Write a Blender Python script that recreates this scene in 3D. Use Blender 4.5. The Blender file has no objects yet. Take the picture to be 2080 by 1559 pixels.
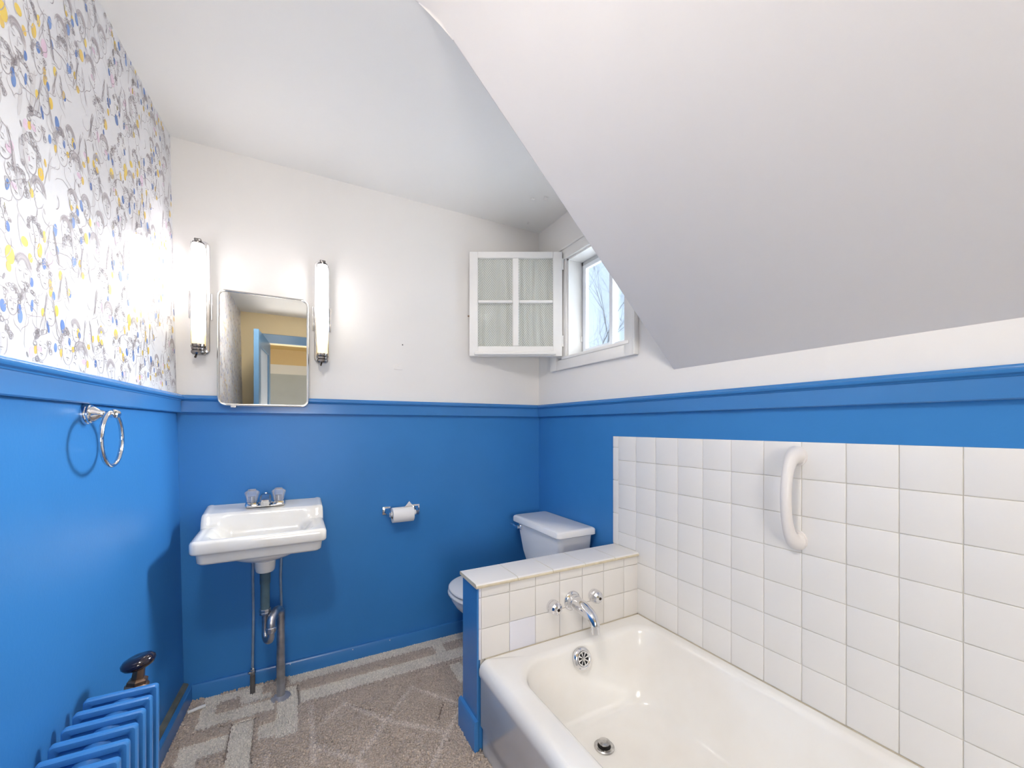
import bpy, bmesh, math, random
import numpy as np
from mathutils import Vector, Matrix

random.seed(7)
rng = np.random.default_rng(7)
PI = math.pi
S = bpy.context.scene
COL = S.collection

# ------------------------------------------------------------------ camera
cam_d = bpy.data.cameras.new('camera')
cam = bpy.data.objects.new('camera', cam_d)
COL.objects.link(cam)
cam_d.sensor_fit = 'HORIZONTAL'
cam_d.sensor_width = 36.0
cam_d.lens = 827.8 / 2080 * 36.0
cam_d.shift_y = (865.55 - 779.5) / 2080
cam_d.clip_start = 0.01
cam_d.clip_end = 200
cam.location = (0.406, -2.111, 1.134)
cam.rotation_euler = (PI / 2, 0, -0.4955)
S.camera = cam

# ------------------------------------------------------------------ exposure
S.view_settings.view_transform = 'Standard'
S.view_settings.look = 'None'
S.view_settings.gamma = 1.0
S.view_settings.use_curve_mapping = False
S.view_settings.exposure = 1.06

SCONCE_POWER = 10.5
HALL_FILL_POWER = 8.0
CEIL_FILL_POWER = 52.0

# ------------------------------------------------------------------ sky
world = bpy.data.worlds.new('sky')
S.world = world
world.use_nodes = True
bg = world.node_tree.nodes['Background']
bg.inputs['Color'].default_value = (0.70, 0.83, 1.0, 1)
bg.inputs['Strength'].default_value = 1.7
# hazy sun behind thin cloud, low on the window side
sun_d = bpy.data.lights.new('hazy_sun', 'SUN')
sun_d.energy = 17.0
sun_d.angle = math.radians(40)
sun_d.color = (1.0, 0.97, 0.95)
sun = bpy.data.objects.new('hazy_sun', sun_d)
COL.objects.link(sun)
sun.location = (6, 1, 5)
sun.rotation_euler = Vector((-1.78, -0.20, -0.80)).to_track_quat('-Z', 'Y').to_euler()

# ================================================================== helpers
def srgb(r, g, b):
    def f(c):
        c /= 255.0
        return c / 12.92 if c <= 0.04045 else ((c + 0.055) / 1.055) ** 2.4
    return (f(r), f(g), f(b), 1.0)

MATS = {}

def mat(name, col, rough=0.5, metal=0.0, coat=0.0, coat_rough=0.1, noise=0.0, nscale=8.0,
        bump=0.0, bscale=60.0, col2=None, spec=0.5, trans=0.0, ior=1.45):
    m = bpy.data.materials.new(name)
    m.use_nodes = True
    nt = m.node_tree
    b = nt.nodes['Principled BSDF']
    b.inputs['Base Color'].default_value = col
    b.inputs['Roughness'].default_value = rough
    b.inputs['Metallic'].default_value = metal
    b.inputs['Coat Weight'].default_value = coat
    b.inputs['Coat Roughness'].default_value = coat_rough
    b.inputs['Specular IOR Level'].default_value = spec
    b.inputs['Transmission Weight'].default_value = trans
    b.inputs['IOR'].default_value = ior
    tc = nt.nodes.new('ShaderNodeTexCoord')
    if noise > 0 or col2:
        n = nt.nodes.new('ShaderNodeTexNoise')
        n.inputs['Scale'].default_value = nscale
        n.inputs['Detail'].default_value = 5
        nt.links.new(tc.outputs['Object'], n.inputs['Vector'])
        mx = nt.nodes.new('ShaderNodeMix')
        mx.data_type = 'RGBA'
        c2 = col2 or tuple(c * (1 - noise) for c in col[:3]) + (1,)
        mx.inputs['A'].default_value = col
        mx.inputs['B'].default_value = c2
        mr = nt.nodes.new('ShaderNodeMapRange')
        mr.inputs['From Min'].default_value = 0.40
        mr.inputs['From Max'].default_value = 0.70
        nt.links.new(n.outputs['Fac'], mr.inputs['Value'])
        nt.links.new(mr.outputs['Result'], mx.inputs['Factor'])
        nt.links.new(mx.outputs['Result'], b.inputs['Base Color'])
    if bump > 0:
        n2 = nt.nodes.new('ShaderNodeTexNoise')
        n2.inputs['Scale'].default_value = bscale
        n2.inputs['Detail'].default_value = 3
        nt.links.new(tc.outputs['Object'], n2.inputs['Vector'])
        bp = nt.nodes.new('ShaderNodeBump')
        bp.inputs['Strength'].default_value = bump
        bp.inputs['Distance'].default_value = 0.002
        nt.links.new(n2.outputs['Fac'], bp.inputs['Height'])
        nt.links.new(bp.outputs['Normal'], b.inputs['Normal'])
    MATS[name] = m
    return m

mat('blue_paint', srgb(60, 130, 197), 0.36, noise=0.06, nscale=3, bump=0.12, bscale=120, spec=0.28)
mat('blue_gloss', srgb(62, 128, 193), 0.22, noise=0.06, nscale=4, bump=0.08, bscale=90, spec=0.5)
mat('blue_metal', srgb(64, 130, 198), 0.22, noise=0.12, nscale=15, bump=0.15, bscale=60, spec=0.5)
mat('cream_wall', srgb(240, 237, 233), 0.55, noise=0.025, nscale=2.5, bump=0.10, bscale=70, spec=0.35)
mat('ceiling_paint', srgb(247, 245, 241), 0.6, noise=0.02, nscale=1.5, bump=0.10, bscale=50, spec=0.3)
mat('slope_paint', srgb(246, 241, 237), 0.55, noise=0.02, nscale=1.8, bump=0.10, bscale=60, spec=0.3)
mat('white_trim', srgb(240, 238, 234), 0.35, noise=0.03, nscale=9, bump=0.06, bscale=80)
mat('wallpaper_base', srgb(228, 228, 231), 0.42, noise=0.02, nscale=4, bump=0.05, bscale=40, coat=0.3, coat_rough=0.10)
mat('grout', srgb(222, 217, 206), 0.7, noise=0.12, nscale=30)
mat('tile', srgb(236, 234, 231), 0.14, noise=0.015, nscale=3, bump=0.05, bscale=25)
mat('tile_aged', srgb(233, 230, 226), 0.16, noise=0.03, nscale=4, bump=0.05, bscale=25)
mat('tile_cool', srgb(228, 228, 236), 0.14, noise=0.015, nscale=3, bump=0.05, bscale=25)
mat('tile_edge', srgb(222, 211, 184), 0.4, noise=0.15, nscale=40)
mat('enamel', srgb(245, 244, 241), 0.13, noise=0.02, nscale=3, col2=srgb(238, 234, 227), coat=0.3, coat_rough=0.05)
mat('porcelain', srgb(250, 249, 247), 0.25, noise=0.01, spec=0.3)
mat('sink_china', srgb(238, 235, 229), 0.15, coat=0.3, coat_rough=0.06, noise=0.02, col2=srgb(232, 225, 212), nscale=5)
mat('seat_plastic', srgb(240, 240, 240), 0.22)
mat('grab_plastic', srgb(232, 228, 226), 0.33, bump=0.03, bscale=200)
mat('chrome', (0.80, 0.80, 0.82, 1), 0.10, metal=1.0, bump=0.02, bscale=30)
mat('chrome_aged', (0.62, 0.61, 0.60, 1), 0.24, metal=1.0, noise=0.35, nscale=60, bump=0.1, bscale=80)
mat('nickel_pipe', (0.60, 0.60, 0.62, 1), 0.36, metal=1.0, noise=0.35, nscale=25, bump=0.15, bscale=60)
mat('flange_metal', srgb(176, 176, 182), 0.5, metal=0.3, noise=0.3, nscale=40)
mat('painted_pipe', srgb(84, 108, 118), 0.5, noise=0.25, nscale=18)
mat('copper_pipe', srgb(150, 168, 188), 0.35, metal=0.3, noise=0.3, nscale=20)
mat('dark_pipe', srgb(112, 108, 104), 0.5, metal=0.3, noise=0.3, nscale=30)
mat('dark_hole', (0.008, 0.008, 0.009, 1), 0.6)
mat('brass_aged', srgb(140, 112, 92), 0.35, metal=0.85, noise=0.4, nscale=30, bump=0.2, bscale=60)
mat('dark_knob', srgb(30, 20, 34), 0.12, coat=0.6, noise=0.3, nscale=20)
mat('paper', srgb(244, 242, 240), 0.9, bump=0.15, bscale=180)
mat('cardboard', srgb(150, 132, 112), 0.9)
mat('white_scrap', srgb(232, 232, 230), 0.6)
mat('baseboard_worn', srgb(112, 114, 104), 0.6, noise=0.35, nscale=20)
mat('door_blue', srgb(92, 132, 166), 0.35, noise=0.08, nscale=5)
mat('hall_yellow', srgb(236, 205, 140), 0.6)
mat('hall_cream', srgb(226, 206, 164), 0.6)
mat('hall_grey', srgb(186, 200, 214), 0.6, noise=0.06, nscale=4)
mat('hall_white', srgb(236, 244, 255), 0.6)
mat('dark_metal', srgb(60, 52, 48), 0.35, metal=0.8)
mat('nail_metal', srgb(70, 68, 66), 0.5, metal=0.6)
mat('window_metal', srgb(196, 198, 200), 0.35, metal=0.4)
mat('window_vinyl', srgb(236, 240, 244), 0.3)
mat('bark', srgb(72, 66, 70), 0.9)
mat('pale_ground', srgb(232, 234, 238), 0.9, noise=0.1, nscale=0.5)
mat('sconce_metal', (0.86, 0.85, 0.86, 1), 0.16, metal=1.0)
mat('sconce_dark', (0.30, 0.28, 0.27, 1), 0.22, metal=1.0, noise=0.5, nscale=120)
mat('caulk', srgb(196, 186, 166), 0.6, noise=0.15, nscale=40)

m = mat('mirror_glass', (0.80, 0.80, 0.78, 1), 0.015, metal=1.0)
mat('mirror_rim', (0.70, 0.69, 0.67, 1), 0.22, metal=1.0)

def pane_mat(name, tint, fac):
    m = bpy.data.materials.new(name); m.use_nodes = True
    nt = m.node_tree; nt.nodes.clear()
    o = nt.nodes.new('ShaderNodeOutputMaterial')
    t = nt.nodes.new('ShaderNodeBsdfTransparent'); t.inputs['Color'].default_value = tint
    g = nt.nodes.new('ShaderNodeBsdfGlossy'); g.inputs['Roughness'].default_value = 0.03
    f = nt.nodes.new('ShaderNodeFresnel'); f.inputs['IOR'].default_value = 1.45
    mu = nt.nodes.new('ShaderNodeMath'); mu.operation = 'MULTIPLY'; mu.inputs[1].default_value = fac
    mx = nt.nodes.new('ShaderNodeMixShader')
    nt.links.new(f.outputs[0], mu.inputs[0]); nt.links.new(mu.outputs[0], mx.inputs[0])
    nt.links.new(t.outputs[0], mx.inputs[1]); nt.links.new(g.outputs[0], mx.inputs[2])
    nt.links.new(mx.outputs[0], o.inputs['Surface'])
    MATS[name] = m
pane_mat('window_glass', (0.93, 0.97, 1.0, 1), 0.8)
pane_mat('sash_glass', (0.97, 0.98, 0.97, 1), 0.02)

def crystal_mat():
    m = bpy.data.materials.new('crystal'); m.use_nodes = True
    b = m.node_tree.nodes['Principled BSDF']
    b.inputs['Base Color'].default_value = (0.93, 0.93, 0.96, 1)
    b.inputs['Roughness'].default_value = 0.04
    b.inputs['Transmission Weight'].default_value = 0.75
    b.inputs['IOR'].default_value = 1.49
    MATS['crystal'] = m
crystal_mat()

def tube_lamp_mat():
    m = bpy.data.materials.new('sconce_glass'); m.use_nodes = True
    nt = m.node_tree
    b = nt.nodes['Principled BSDF']
    b.inputs['Base Color'].default_value = srgb(240, 238, 240)
    b.inputs['Roughness'].default_value = 0.3
    tc = nt.nodes.new('ShaderNodeTexCoord')
    sp = nt.nodes.new('ShaderNodeSeparateXYZ')
    nt.links.new(tc.outputs['Generated'], sp.inputs[0])
    cr = nt.nodes.new('ShaderNodeValToRGB')
    e = cr.color_ramp.elements
    e[0].position = 0.0; e[0].color = (0.80, 0.58, 0.17, 1)
    e[1].position = 1.0; e[1].color = (0.98, 0.95, 1.0, 1)
    a = cr.color_ramp.elements.new(0.13); a.color = (1.0, 0.82, 0.36, 1)
    a = cr.color_ramp.elements.new(0.34); a.color = (1.0, 0.95, 0.88, 1)
    nt.links.new(sp.outputs['Z'], cr.inputs[0])
    sr = nt.nodes.new('ShaderNodeMapRange')
    sr.inputs['From Min'].default_value = 0.07; sr.inputs['From Max'].default_value = 0.55
    sr.inputs['To Min'].default_value = 0.42; sr.inputs['To Max'].default_value = SCONCE_POWER
    sr.interpolation_type = 'SMOOTHSTEP'
    nt.links.new(sp.outputs['Z'], sr.inputs['Value'])
    nt.links.new(cr.outputs['Color'], b.inputs['Emission Color'])
    nt.links.new(sr.outputs['Result'], b.inputs['Emission Strength'])
    MATS['sconce_glass'] = m
tube_lamp_mat()

def lamp_mat(name, col, power):
    m = bpy.data.materials.new(name); m.use_nodes = True
    b = m.node_tree.nodes['Principled BSDF']
    b.inputs['Base Color'].default_value = (0.9, 0.9, 0.9, 1)
    b.inputs['Emission Color'].default_value = col
    b.inputs['Emission Strength'].default_value = power
    MATS[name] = m
lamp_mat('ceiling_fill_globe', (1.0, 0.95, 0.89, 1), CEIL_FILL_POWER)
lamp_mat('hall_fill_globe', (1.0, 0.95, 0.91, 1), HALL_FILL_POWER)

def attr_mat(name, rough, coat=0.0, coat_rough=0.1, sheen=0.0):
    m = bpy.data.materials.new(name); m.use_nodes = True
    nt = m.node_tree; b = nt.nodes['Principled BSDF']
    a = nt.nodes.new('ShaderNodeAttribute'); a.attribute_name = 'Col'
    nt.links.new(a.outputs['Color'], b.inputs['Base Color'])
    b.inputs['Roughness'].default_value = rough
    b.inputs['Coat Weight'].default_value = coat
    b.inputs['Coat Roughness'].default_value = coat_rough
    MATS[name] = m
attr_mat('wallpaper_ink', 0.42, 0.3, 0.10)
attr_mat('carpet_fibre', 0.95)
mat('carpet_backing', srgb(150, 136, 124), 0.95, noise=0.2, nscale=60)

def lace_mat():
    m = bpy.data.materials.new('lace'); m.use_nodes = True
    nt = m.node_tree; nt.nodes.clear()
    o = nt.nodes.new('ShaderNodeOutputMaterial')
    d = nt.nodes.new('ShaderNodeBsdfDiffuse'); d.inputs['Color'].default_value = srgb(244, 243, 240)
    tl = nt.nodes.new('ShaderNodeBsdfTranslucent'); tl.inputs['Color'].default_value = srgb(240, 240, 236)
    mx = nt.nodes.new('ShaderNodeMixShader'); mx.inputs[0].default_value = 0.3
    tr = nt.nodes.new('ShaderNodeBsdfTransparent')
    mx2 = nt.nodes.new('ShaderNodeMixShader')
    uv = nt.nodes.new('ShaderNodeUVMap'); uv.uv_map = 'UVMap'
    sp = nt.nodes.new('ShaderNodeSeparateXYZ')
    nt.links.new(uv.outputs[0], sp.inputs[0])
    def tri(expr_sign):
        s = nt.nodes.new('ShaderNodeMath'); s.operation = 'SINE'
        k = nt.nodes.new('ShaderNodeMath'); k.operation = 'MULTIPLY'; k.inputs[1].default_value = 2 * PI
        nt.links.new(sp.outputs['X' if expr_sign > 0 else 'Y'], k.inputs[0]); nt.links.new(k.outputs[0], s.inputs[0])
        return s
    s1, s2 = tri(1), tri(-1)
    pr = nt.nodes.new('ShaderNodeMath'); pr.operation = 'MULTIPLY'
    nt.links.new(s1.outputs[0], pr.inputs[0]); nt.links.new(s2.outputs[0], pr.inputs[1])
    mr = nt.nodes.new('ShaderNodeMapRange')
    mr.inputs['From Min'].default_value = 0.10; mr.inputs['From Max'].default_value = 0.55
    mr.inputs['To Min'].default_value = 0.97; mr.inputs['To Max'].default_value = 0.55
    nt.links.new(pr.outputs[0], mr.inputs['Value'])
    nt.links.new(d.outputs[0], mx.inputs[1]); nt.links.new(tl.outputs[0], mx.inputs[2])
    nt.links.new(mr.outputs['Result'], mx2.inputs[0])
    nt.links.new(tr.outputs[0], mx2.inputs[1]); nt.links.new(mx.outputs[0], mx2.inputs[2])
    nt.links.new(mx2.outputs[0], o.inputs['Surface'])
    MATS['lace'] = m
lace_mat()

# ------------------------------------------------------------------ mesh tools
def NB():
    return bmesh.new()

def wloc(o):
    v = Vector((0, 0, 0))
    while o is not None:
        v += o.location
        o = o.parent
    return v

def obj(name, bm, mats, parent=None, smooth=True, angle=38, label=None):
    me = bpy.data.meshes.new(name)
    bmesh.ops.recalc_face_normals(bm, faces=bm.faces[:])
    off = wloc(parent)
    if off.length > 0:
        bmesh.ops.translate(bm, verts=bm.verts[:], vec=-off)
    bm.to_mesh(me); bm.free()
    if isinstance(mats, str):
        mats = [mats]
    for n in mats:
        me.materials.append(MATS[n])
    if smooth and len(me.polygons):
        me.polygons.foreach_set('use_smooth', [True] * len(me.polygons))
        me.set_sharp_from_angle(angle=math.radians(angle))
    o = bpy.data.objects.new(name, me)
    COL.objects.link(o)
    if parent is not None:
        o.parent = parent
    if label:
        o['label'] = label
    return o

def thing(name, label, cat, loc=(0, 0, 0), group=None):
    o = bpy.data.objects.new(name, None)
    o.empty_display_size = 0.05
    COL.objects.link(o)
    o.location = loc
    o['label'] = label; o['category'] = cat
    if group:
        o['group'] = group
    return o

def tag(o, label, cat, group=None):
    o['label'] = label; o['category'] = cat
    if group:
        o['group'] = group
    return o

def struct(o, label=None, cat=None):
    o['kind'] = 'structure'
    if label:
        o['label'] = label
    if cat:
        o['category'] = cat
    return o

def poly(bm, verts, faces, mi=0):
    vs = [bm.verts.new(v) for v in verts]
    out = []
    for f in faces:
        try:
            fc = bm.faces.new([vs[i] for i in f]); fc.material_index = mi; out.append(fc)
        except ValueError:
            pass
    return vs, out

def box(bm, x0, x1, y0, y1, z0, z1, bev=0.0, seg=2, mi=0):
    vs = [(x0, y0, z0), (x1, y0, z0), (x1, y1, z0), (x0, y1, z0), (x0, y0, z1), (x1, y0, z1), (x1, y1, z1), (x0, y1, z1)]
    fs = [(0, 3, 2, 1), (4, 5, 6, 7), (0, 1, 5, 4), (1, 2, 6, 5), (2, 3, 7, 6), (3, 0, 4, 7)]
    v, f = poly(bm, vs, fs, mi)
    if bev > 0:
        es = list({e for fc in f for e in fc.edges})
        bmesh.ops.bevel(bm, geom=es, offset=bev, segments=seg, affect='EDGES', profile=0.5, clamp_overlap=True)
    return v

def prism(bm, pts, axis, a, b, mi=0):
    """extrude a 2D polygon along an axis; pts are the other two coordinates in order"""
    def mk(p, t):
        if axis == 'x': return (t, p[0], p[1])
        if axis == 'y': return (p[0], t, p[1])
        return (p[0], p[1], t)
    n = len(pts)
    vs = [mk(p, a) for p in pts] + [mk(p, b) for p in pts]
    fs = [tuple(range(n - 1, -1, -1)), tuple(range(n, 2 * n))]
    fs += [(i, (i + 1) % n, n + (i + 1) % n, n + i) for i in range(n)]
    return poly(bm, vs, fs, mi)

def loft(bm, rings, cap0=True, cap1=True, mi=0, closed=True):
    n = len(rings[0])
    rv = [[bm.verts.new(p) for p in r] for r in rings]
    for a, b in zip(rv[:-1], rv[1:]):
        for i in range(n if closed else n - 1):
            j = (i + 1) % n
            f = bm.faces.new((a[i], a[j], b[j], b[i])); f.material_index = mi
    if cap0:
        f = bm.faces.new(rv[0][::-1]); f.material_index = mi
    if cap1:
        f = bm.faces.new(rv[-1]); f.material_index = mi
    return rv

def frame_of(d):
    d = Vector(d).normalized()
    up = Vector((0, 0, 1)) if abs(d.z) < 0.9 else Vector((1, 0, 0))
    a = d.cross(up).normalized()
    return a, d.cross(a).normalized()

def lathe(bm, prof, origin, axis=(0, 0, 1), segs=32, mi=0, sx=1.0, sy=1.0, a=None, b=None):
    o = Vector(origin); ax = Vector(axis).normalized()
    if a is None:
        a, b = frame_of(ax)
    a = Vector(a); b = Vector(b)
    rings = []
    for r, h in prof:
        rr = max(r, 1e-4)
        rings.append([o + ax * h + a * (rr * sx * math.cos(2 * PI * i / segs)) + b * (rr * sy * math.sin(2 * PI * i / segs)) for i in range(segs)])
    return loft(bm, rings, True, True, mi)

def tube(bm, pts, r, segs=14, mi=0, cap=True, flat=1.0):
    pts = [Vector(p) for p in pts]
    n = len(pts)
    rs = r if isinstance(r, (list, tuple)) else [r] * n
    rings = []
    t0 = (pts[1] - pts[0]).normalized()
    a, b = frame_of(t0)
    for i, p in enumerate(pts):
        if i == 0: t = (pts[1] - pts[0])
        elif i == n - 1: t = (pts[-1] - pts[-2])
        else: t = (pts[i + 1] - pts[i]).normalized() + (pts[i] - pts[i - 1]).normalized()
        t = t.normalized()
        a = (a - t * a.dot(t)).normalized()
        b = t.cross(a)
        rings.append([p + a * rs[i] * math.cos(2 * PI * k / segs) + b * rs[i] * flat * math.sin(2 * PI * k / segs) for k in range(segs)])
    return loft(bm, rings, cap, cap, mi)

def arc(c, u, v, r, a0, a1, n):
    c, u, v = Vector(c), Vector(u).normalized(), Vector(v).normalized()
    return [c + u * r * math.cos(a0 + (a1 - a0) * i / n) + v * r * math.sin(a0 + (a1 - a0) * i / n) for i in range(n + 1)]

def rrect(x0, x1, y0, y1, r, n=6):
    """rounded rectangle points, ccw"""
    if not isinstance(r, (list, tuple)):
        r = [r] * 4
    out = []
    for (cx, cy, rr, a0) in ((x1 - r[0], y1 - r[0], r[0], 0), (x0 + r[1], y1 - r[1], r[1], PI / 2),
                             (x0 + r[2], y0 + r[2], r[2], PI), (x1 - r[3], y0 + r[3], r[3], 1.5 * PI)):
        for i in range(n + 1):
            t = a0 + PI / 2 * i / n
            out.append((cx + rr * math.cos(t), cy + rr * math.sin(t)))
    return out

# ================================================================== room dimensions
W = 1.734            # right wall face
ZC = 2.309           # flat ceiling
YR = -2.95           # rear wall face
ZRB, ZRT = 1.190, 1.262   # chair rail
YC = -0.995          # dormer cheek plane
PONY_F, PONY_B = -0.812, -0.672
ZTUB = 0.322
TILE = 0.1095
ZTT = 1.0888         # top of tile

def left_x(y, z):
    """the old left wall leans a little and bows outwards towards the door"""
    d = -y
    s = 0.0607 * d if d < 1.2 else 0.0607 * 1.2 - (d - 1.2) / 1.75 * 0.045
    return 0.018 - 0.0195 * z - s

# ------------------------------------------------------------------ floor
bm = NB()
box(bm, -0.35, W + 0.14, YR - 0.12, 0.12, -0.12, 0.0)
floor = struct(obj('floor', bm, 'carpet_backing', smooth=False), 'taupe patterned carpet floor with pale geometric bands', 'floor')

# ------------------------------------------------------------------ back wall
bm = NB()
box(bm, -0.35, W + 0.14, 0.0, 0.13, 0.0, 1.225, mi=0)
box(bm, -0.35, W + 0.14, 0.0, 0.13, 1.225, 2.45, mi=1)
wall_back = struct(obj('wall_back', bm, ['blue_paint', 'cream_wall'], smooth=False), 'back wall, blue below the chair rail and cream above', 'wall')

# ------------------------------------------------------------------ left wall
def left_wall_part(bm, z0, z1, mi):
    ys = [0.05, 0, -0.2, -0.4, -0.6, -0.8, -1.0, -1.2, -1.5, -2.0, -2.5, YR - 0.1]
    inner0 = [Vector((left_x(min(y, 0), z0), y, z0)) for y in ys]
    inner1 = [Vector((left_x(min(y, 0), z1), y, z1)) for y in ys]
    o0 = [Vector((-0.30, y, z0)) for y in ys]; o1 = [Vector((-0.30, y, z1)) for y in ys]
    loft(bm, [[inner0[i], inner1[i], o1[i], o0[i]] for i in range(len(ys))], True, True, mi)
bm = NB()
left_wall_part(bm, 0.0, 1.225, 0)
left_wall_part(bm, 1.225, 2.44, 1)
wall_left = struct(obj('wall_left', bm, ['blue_paint', 'wallpaper_base'], angle=20), 'left wall, bright blue below and illustrated wallpaper above', 'wall')

# ------------------------------------------------------------------ right wall with window opening
WY0, WY1, WZ0, WZ1 = -0.745, -0.297, 1.512, 2.05     # opening
WX1 = W + 0.13
bm = NB()
box(bm, W, WX1, YR - 0.12, 0.0, 0.0, 1.225, mi=0)
box(bm, W, WX1, YR - 0.12, 0.0, 1.225, WZ0, mi=1)
box(bm, W, WX1, YR - 0.12, WY0, WZ0, WZ1, mi=1)
box(bm, W, WX1, WY1, 0.0, WZ0, WZ1, mi=1)
box(bm, W, WX1, YR - 0.12, 0.0, WZ1, 2.45, mi=1)
wall_right = struct(obj('wall_right', bm, ['blue_paint', 'cream_wall'], smooth=False), 'right wall with window and white tiles, blue below the rail', 'wall')

# ------------------------------------------------------------------ ceiling + slope
bm = NB()
box(bm, -0.35, W + 0.14, YR - 0.12, 0.13, ZC, 2.46)
ceiling = struct(obj('ceiling', bm, 'ceiling_paint', smooth=False), 'flat cream ceiling over the sink side', 'ceiling')
bm = NB()
sl = [(W + 0.06, 1.359 - 0.058), (0.815, 2.248), (0.782, 2.2775), (0.748, 2.2965), (0.715, 2.3055), (0.68, ZC + 0.001), (0.68, ZC + 0.05), (W + 0.06, ZC + 0.05)]
# knee point exactly on the wall face
sl[0:1] = [(W + 0.06, 1.355), (W + 0.001, 1.358), ]
v, f = prism(bm, sl, 'y', YR - 0.02, YC)
es = [e for e in bm.edges if all(abs(x.co.y - YC) < 1e-5 for x in e.verts) and max(x.co.x for x in e.verts) < W + 0.01 and min(x.co.z for x in e.verts) < ZC]
bmesh.ops.bevel(bm, geom=es, offset=0.006, segments=3, affect='EDGES', profile=0.5)
slope = struct(obj('ceiling_slope', bm, 'slope_paint', angle=50), 'sloped plaster ceiling coming down over the bathtub', 'ceiling')

# small paint flakes peeling off the ceiling by the dormer
def flake(x, y, w, l, tilt):
    bm = NB()
    vs = [(x - w, y - l, ZC - 0.001), (x + w, y - l * 0.7, ZC - 0.002), (x + w * 0.8, y + l, ZC - tilt), (x - w * 0.9, y + l * 0.8, ZC - tilt * 1.2), (x, y, ZC - tilt * 0.3)]
    poly(bm, vs, [(0, 1, 4), (1, 2, 4), (2, 3, 4), (3, 0, 4)])
    poly(bm, [(a, b, c + 0.0012) for a, b, c in vs], [(0, 1, 4), (1, 2, 4), (2, 3, 4), (3, 0, 4)])
    return obj('paint_flake', bm, 'cream_wall', ceiling, smooth=False)
flake(1.555, -0.355, 0.014, 0.008, 0.010)
flake(1.50, -0.315, 0.012, 0.007, 0.006)
flake(1.605, -0.09, 0.006, 0.006, 0.008)

# ------------------------------------------------------------------ rear wall with door opening
DX0, DX1, DZ = 0.165, 1.02, 2.012
bm = NB()
box(bm, -0.35, DX0, YR - 0.12, YR, 0, 2.45)
box(bm, DX1, W + 0.14, YR - 0.12, YR, 0, 2.45)
box(bm, DX0, DX1, YR - 0.12, YR, DZ, 2.45)
struct(obj('wall_rear', bm, 'hall_cream', smooth=False), 'cream rear wall with the doorway, seen in the mirror', 'wall')
# door casing
bm = NB()
box(bm, DX0 - 0.09, DX1 + 0.09, YR, YR + 0.022, DZ - 0.005, DZ + 0.088, 0.004)
box(bm, DX0 - 0.09, DX0 - 0.004, YR, YR + 0.02, 0, DZ - 0.005, 0.004)
box(bm, DX1 + 0.004, DX1 + 0.09, YR, YR + 0.02, 0, DZ - 0.005, 0.004)
struct(obj('trim_4', bm, 'door_blue', smooth=False), 'blue door casing seen in the mirror', 'trim')
# door leaf, open into the room
door = thing('door_1', 'open pale blue panelled door reflected in the mirror', 'door', (0.175, YR + 0.03, 0))
door['kind'] = 'structure'
def door_box(bm, l0, l1, t0, t1, z0, z1, bev=0.003, mi=0):
    d = Vector((-0.06, 0.71, 0)).normalized(); nrm = Vector((d.y, -d.x, 0))
    start = len(bm.verts)
    v = box(bm, l0, l1, t0, t1, z0, z1, bev, 1, mi)
    bm.verts.ensure_lookup_table()
    for q in bm.verts[start:]:
        p = q.co.copy()
        q.co = Vector((0.175, YR + 0.03, 0)) + d * p.x + nrm * p.y + Vector((0, 0, p.z))
bm = NB()
for (a, b, c, d_) in ((0, 0.11, 0.01, 1.995), (0.60, 0.71, 0.01, 1.995), (0.11, 0.60, 0.01, 0.20), (0.11, 0.60, 0.92, 1.06), (0.11, 0.60, 1.86, 1.995)):
    door_box(bm, a, b, -0.005, 0.035, c, d_)
obj('door_frame', bm, 'door_blue', door, smooth=False)
for (c, d_) in ((0.20, 0.92), (1.06, 1.86)):
    bm = NB(); door_box(bm, 0.11, 0.60, 0.006, 0.024, c, d_)
    obj('door_panel', bm, 'hall_grey', door, smooth=False)
bm = NB()
lathe(bm, [(0.02, 0), (0.02, 0.005), (0.009, 0.01), (0.009, 0.03), (0.024, 0.04), (0.026, 0.055), (0.015, 0.066), (0, 0.068)], (0.128, YR + 0.03 + 0.65, 0.95), (-1, -0.08, 0), 18)
obj('door_knob', bm, 'dark_metal', door)

# hall beyond the door
bm = NB(); box(bm, -2.6, 3.2, -6.1, YR - 0.12, -0.1, 0.0)
struct(obj('floor_hall', bm, 'hall_grey', smooth=False), 'hall floor beyond the doorway', 'floor')
bm = NB(); box(bm, -2.6, 3.2, -6.12, -6.0, 0, 2.03, mi=0); box(bm, -2.6, 3.2, -6.12, -6.0, 2.03, 2.19, mi=1); box(bm, -2.6, 3.2, -6.12, -6.0, 2.19, 2.5, mi=2)
struct(obj('wall_hall', bm, ['hall_grey', 'hall_white', 'hall_cream'], smooth=False), 'grey hall wall with a white frieze beyond the doorway', 'wall')
bm = NB(); box(bm, -2.7, -2.6, -6.12, YR - 0.12, -0.1, 2.6); struct(obj('wall_hall_left', bm, 'hall_cream', smooth=False), 'cream hall wall left of the doorway', 'wall')
bm = NB(); box(bm, 3.2, 3.3, -6.12, YR - 0.12, -0.1, 2.6); struct(obj('wall_hall_right', bm, 'hall_cream', smooth=False), 'cream hall wall right of the doorway', 'wall')
bm = NB(); box(bm, -2.7, -0.35, YR - 0.12, YR, -0.1, 2.6); box(bm, W + 0.14, 3.3, YR - 0.12, YR, -0.1, 2.6)
struct(obj('wall_hall_front', bm, 'hall_cream', smooth=False), 'hall side of the rear wall beyond the bathroom', 'wall')
bm = NB(); box(bm, -2.7, 3.3, -6.12, YR - 0.0, 2.45, 2.6)
struct(obj('ceiling_hall', bm, 'hall_yellow', smooth=False), 'yellow hall ceiling beyond the doorway', 'ceiling')
HX, HY = 0.42, -3.55  # lamp added out of view in the hall, fills the bathroom from behind
hl = thing('hall_fill_lamp', 'unseen fill lamp with a large paper globe, added in the hall', 'lamp', (HX, HY, 0))
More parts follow.
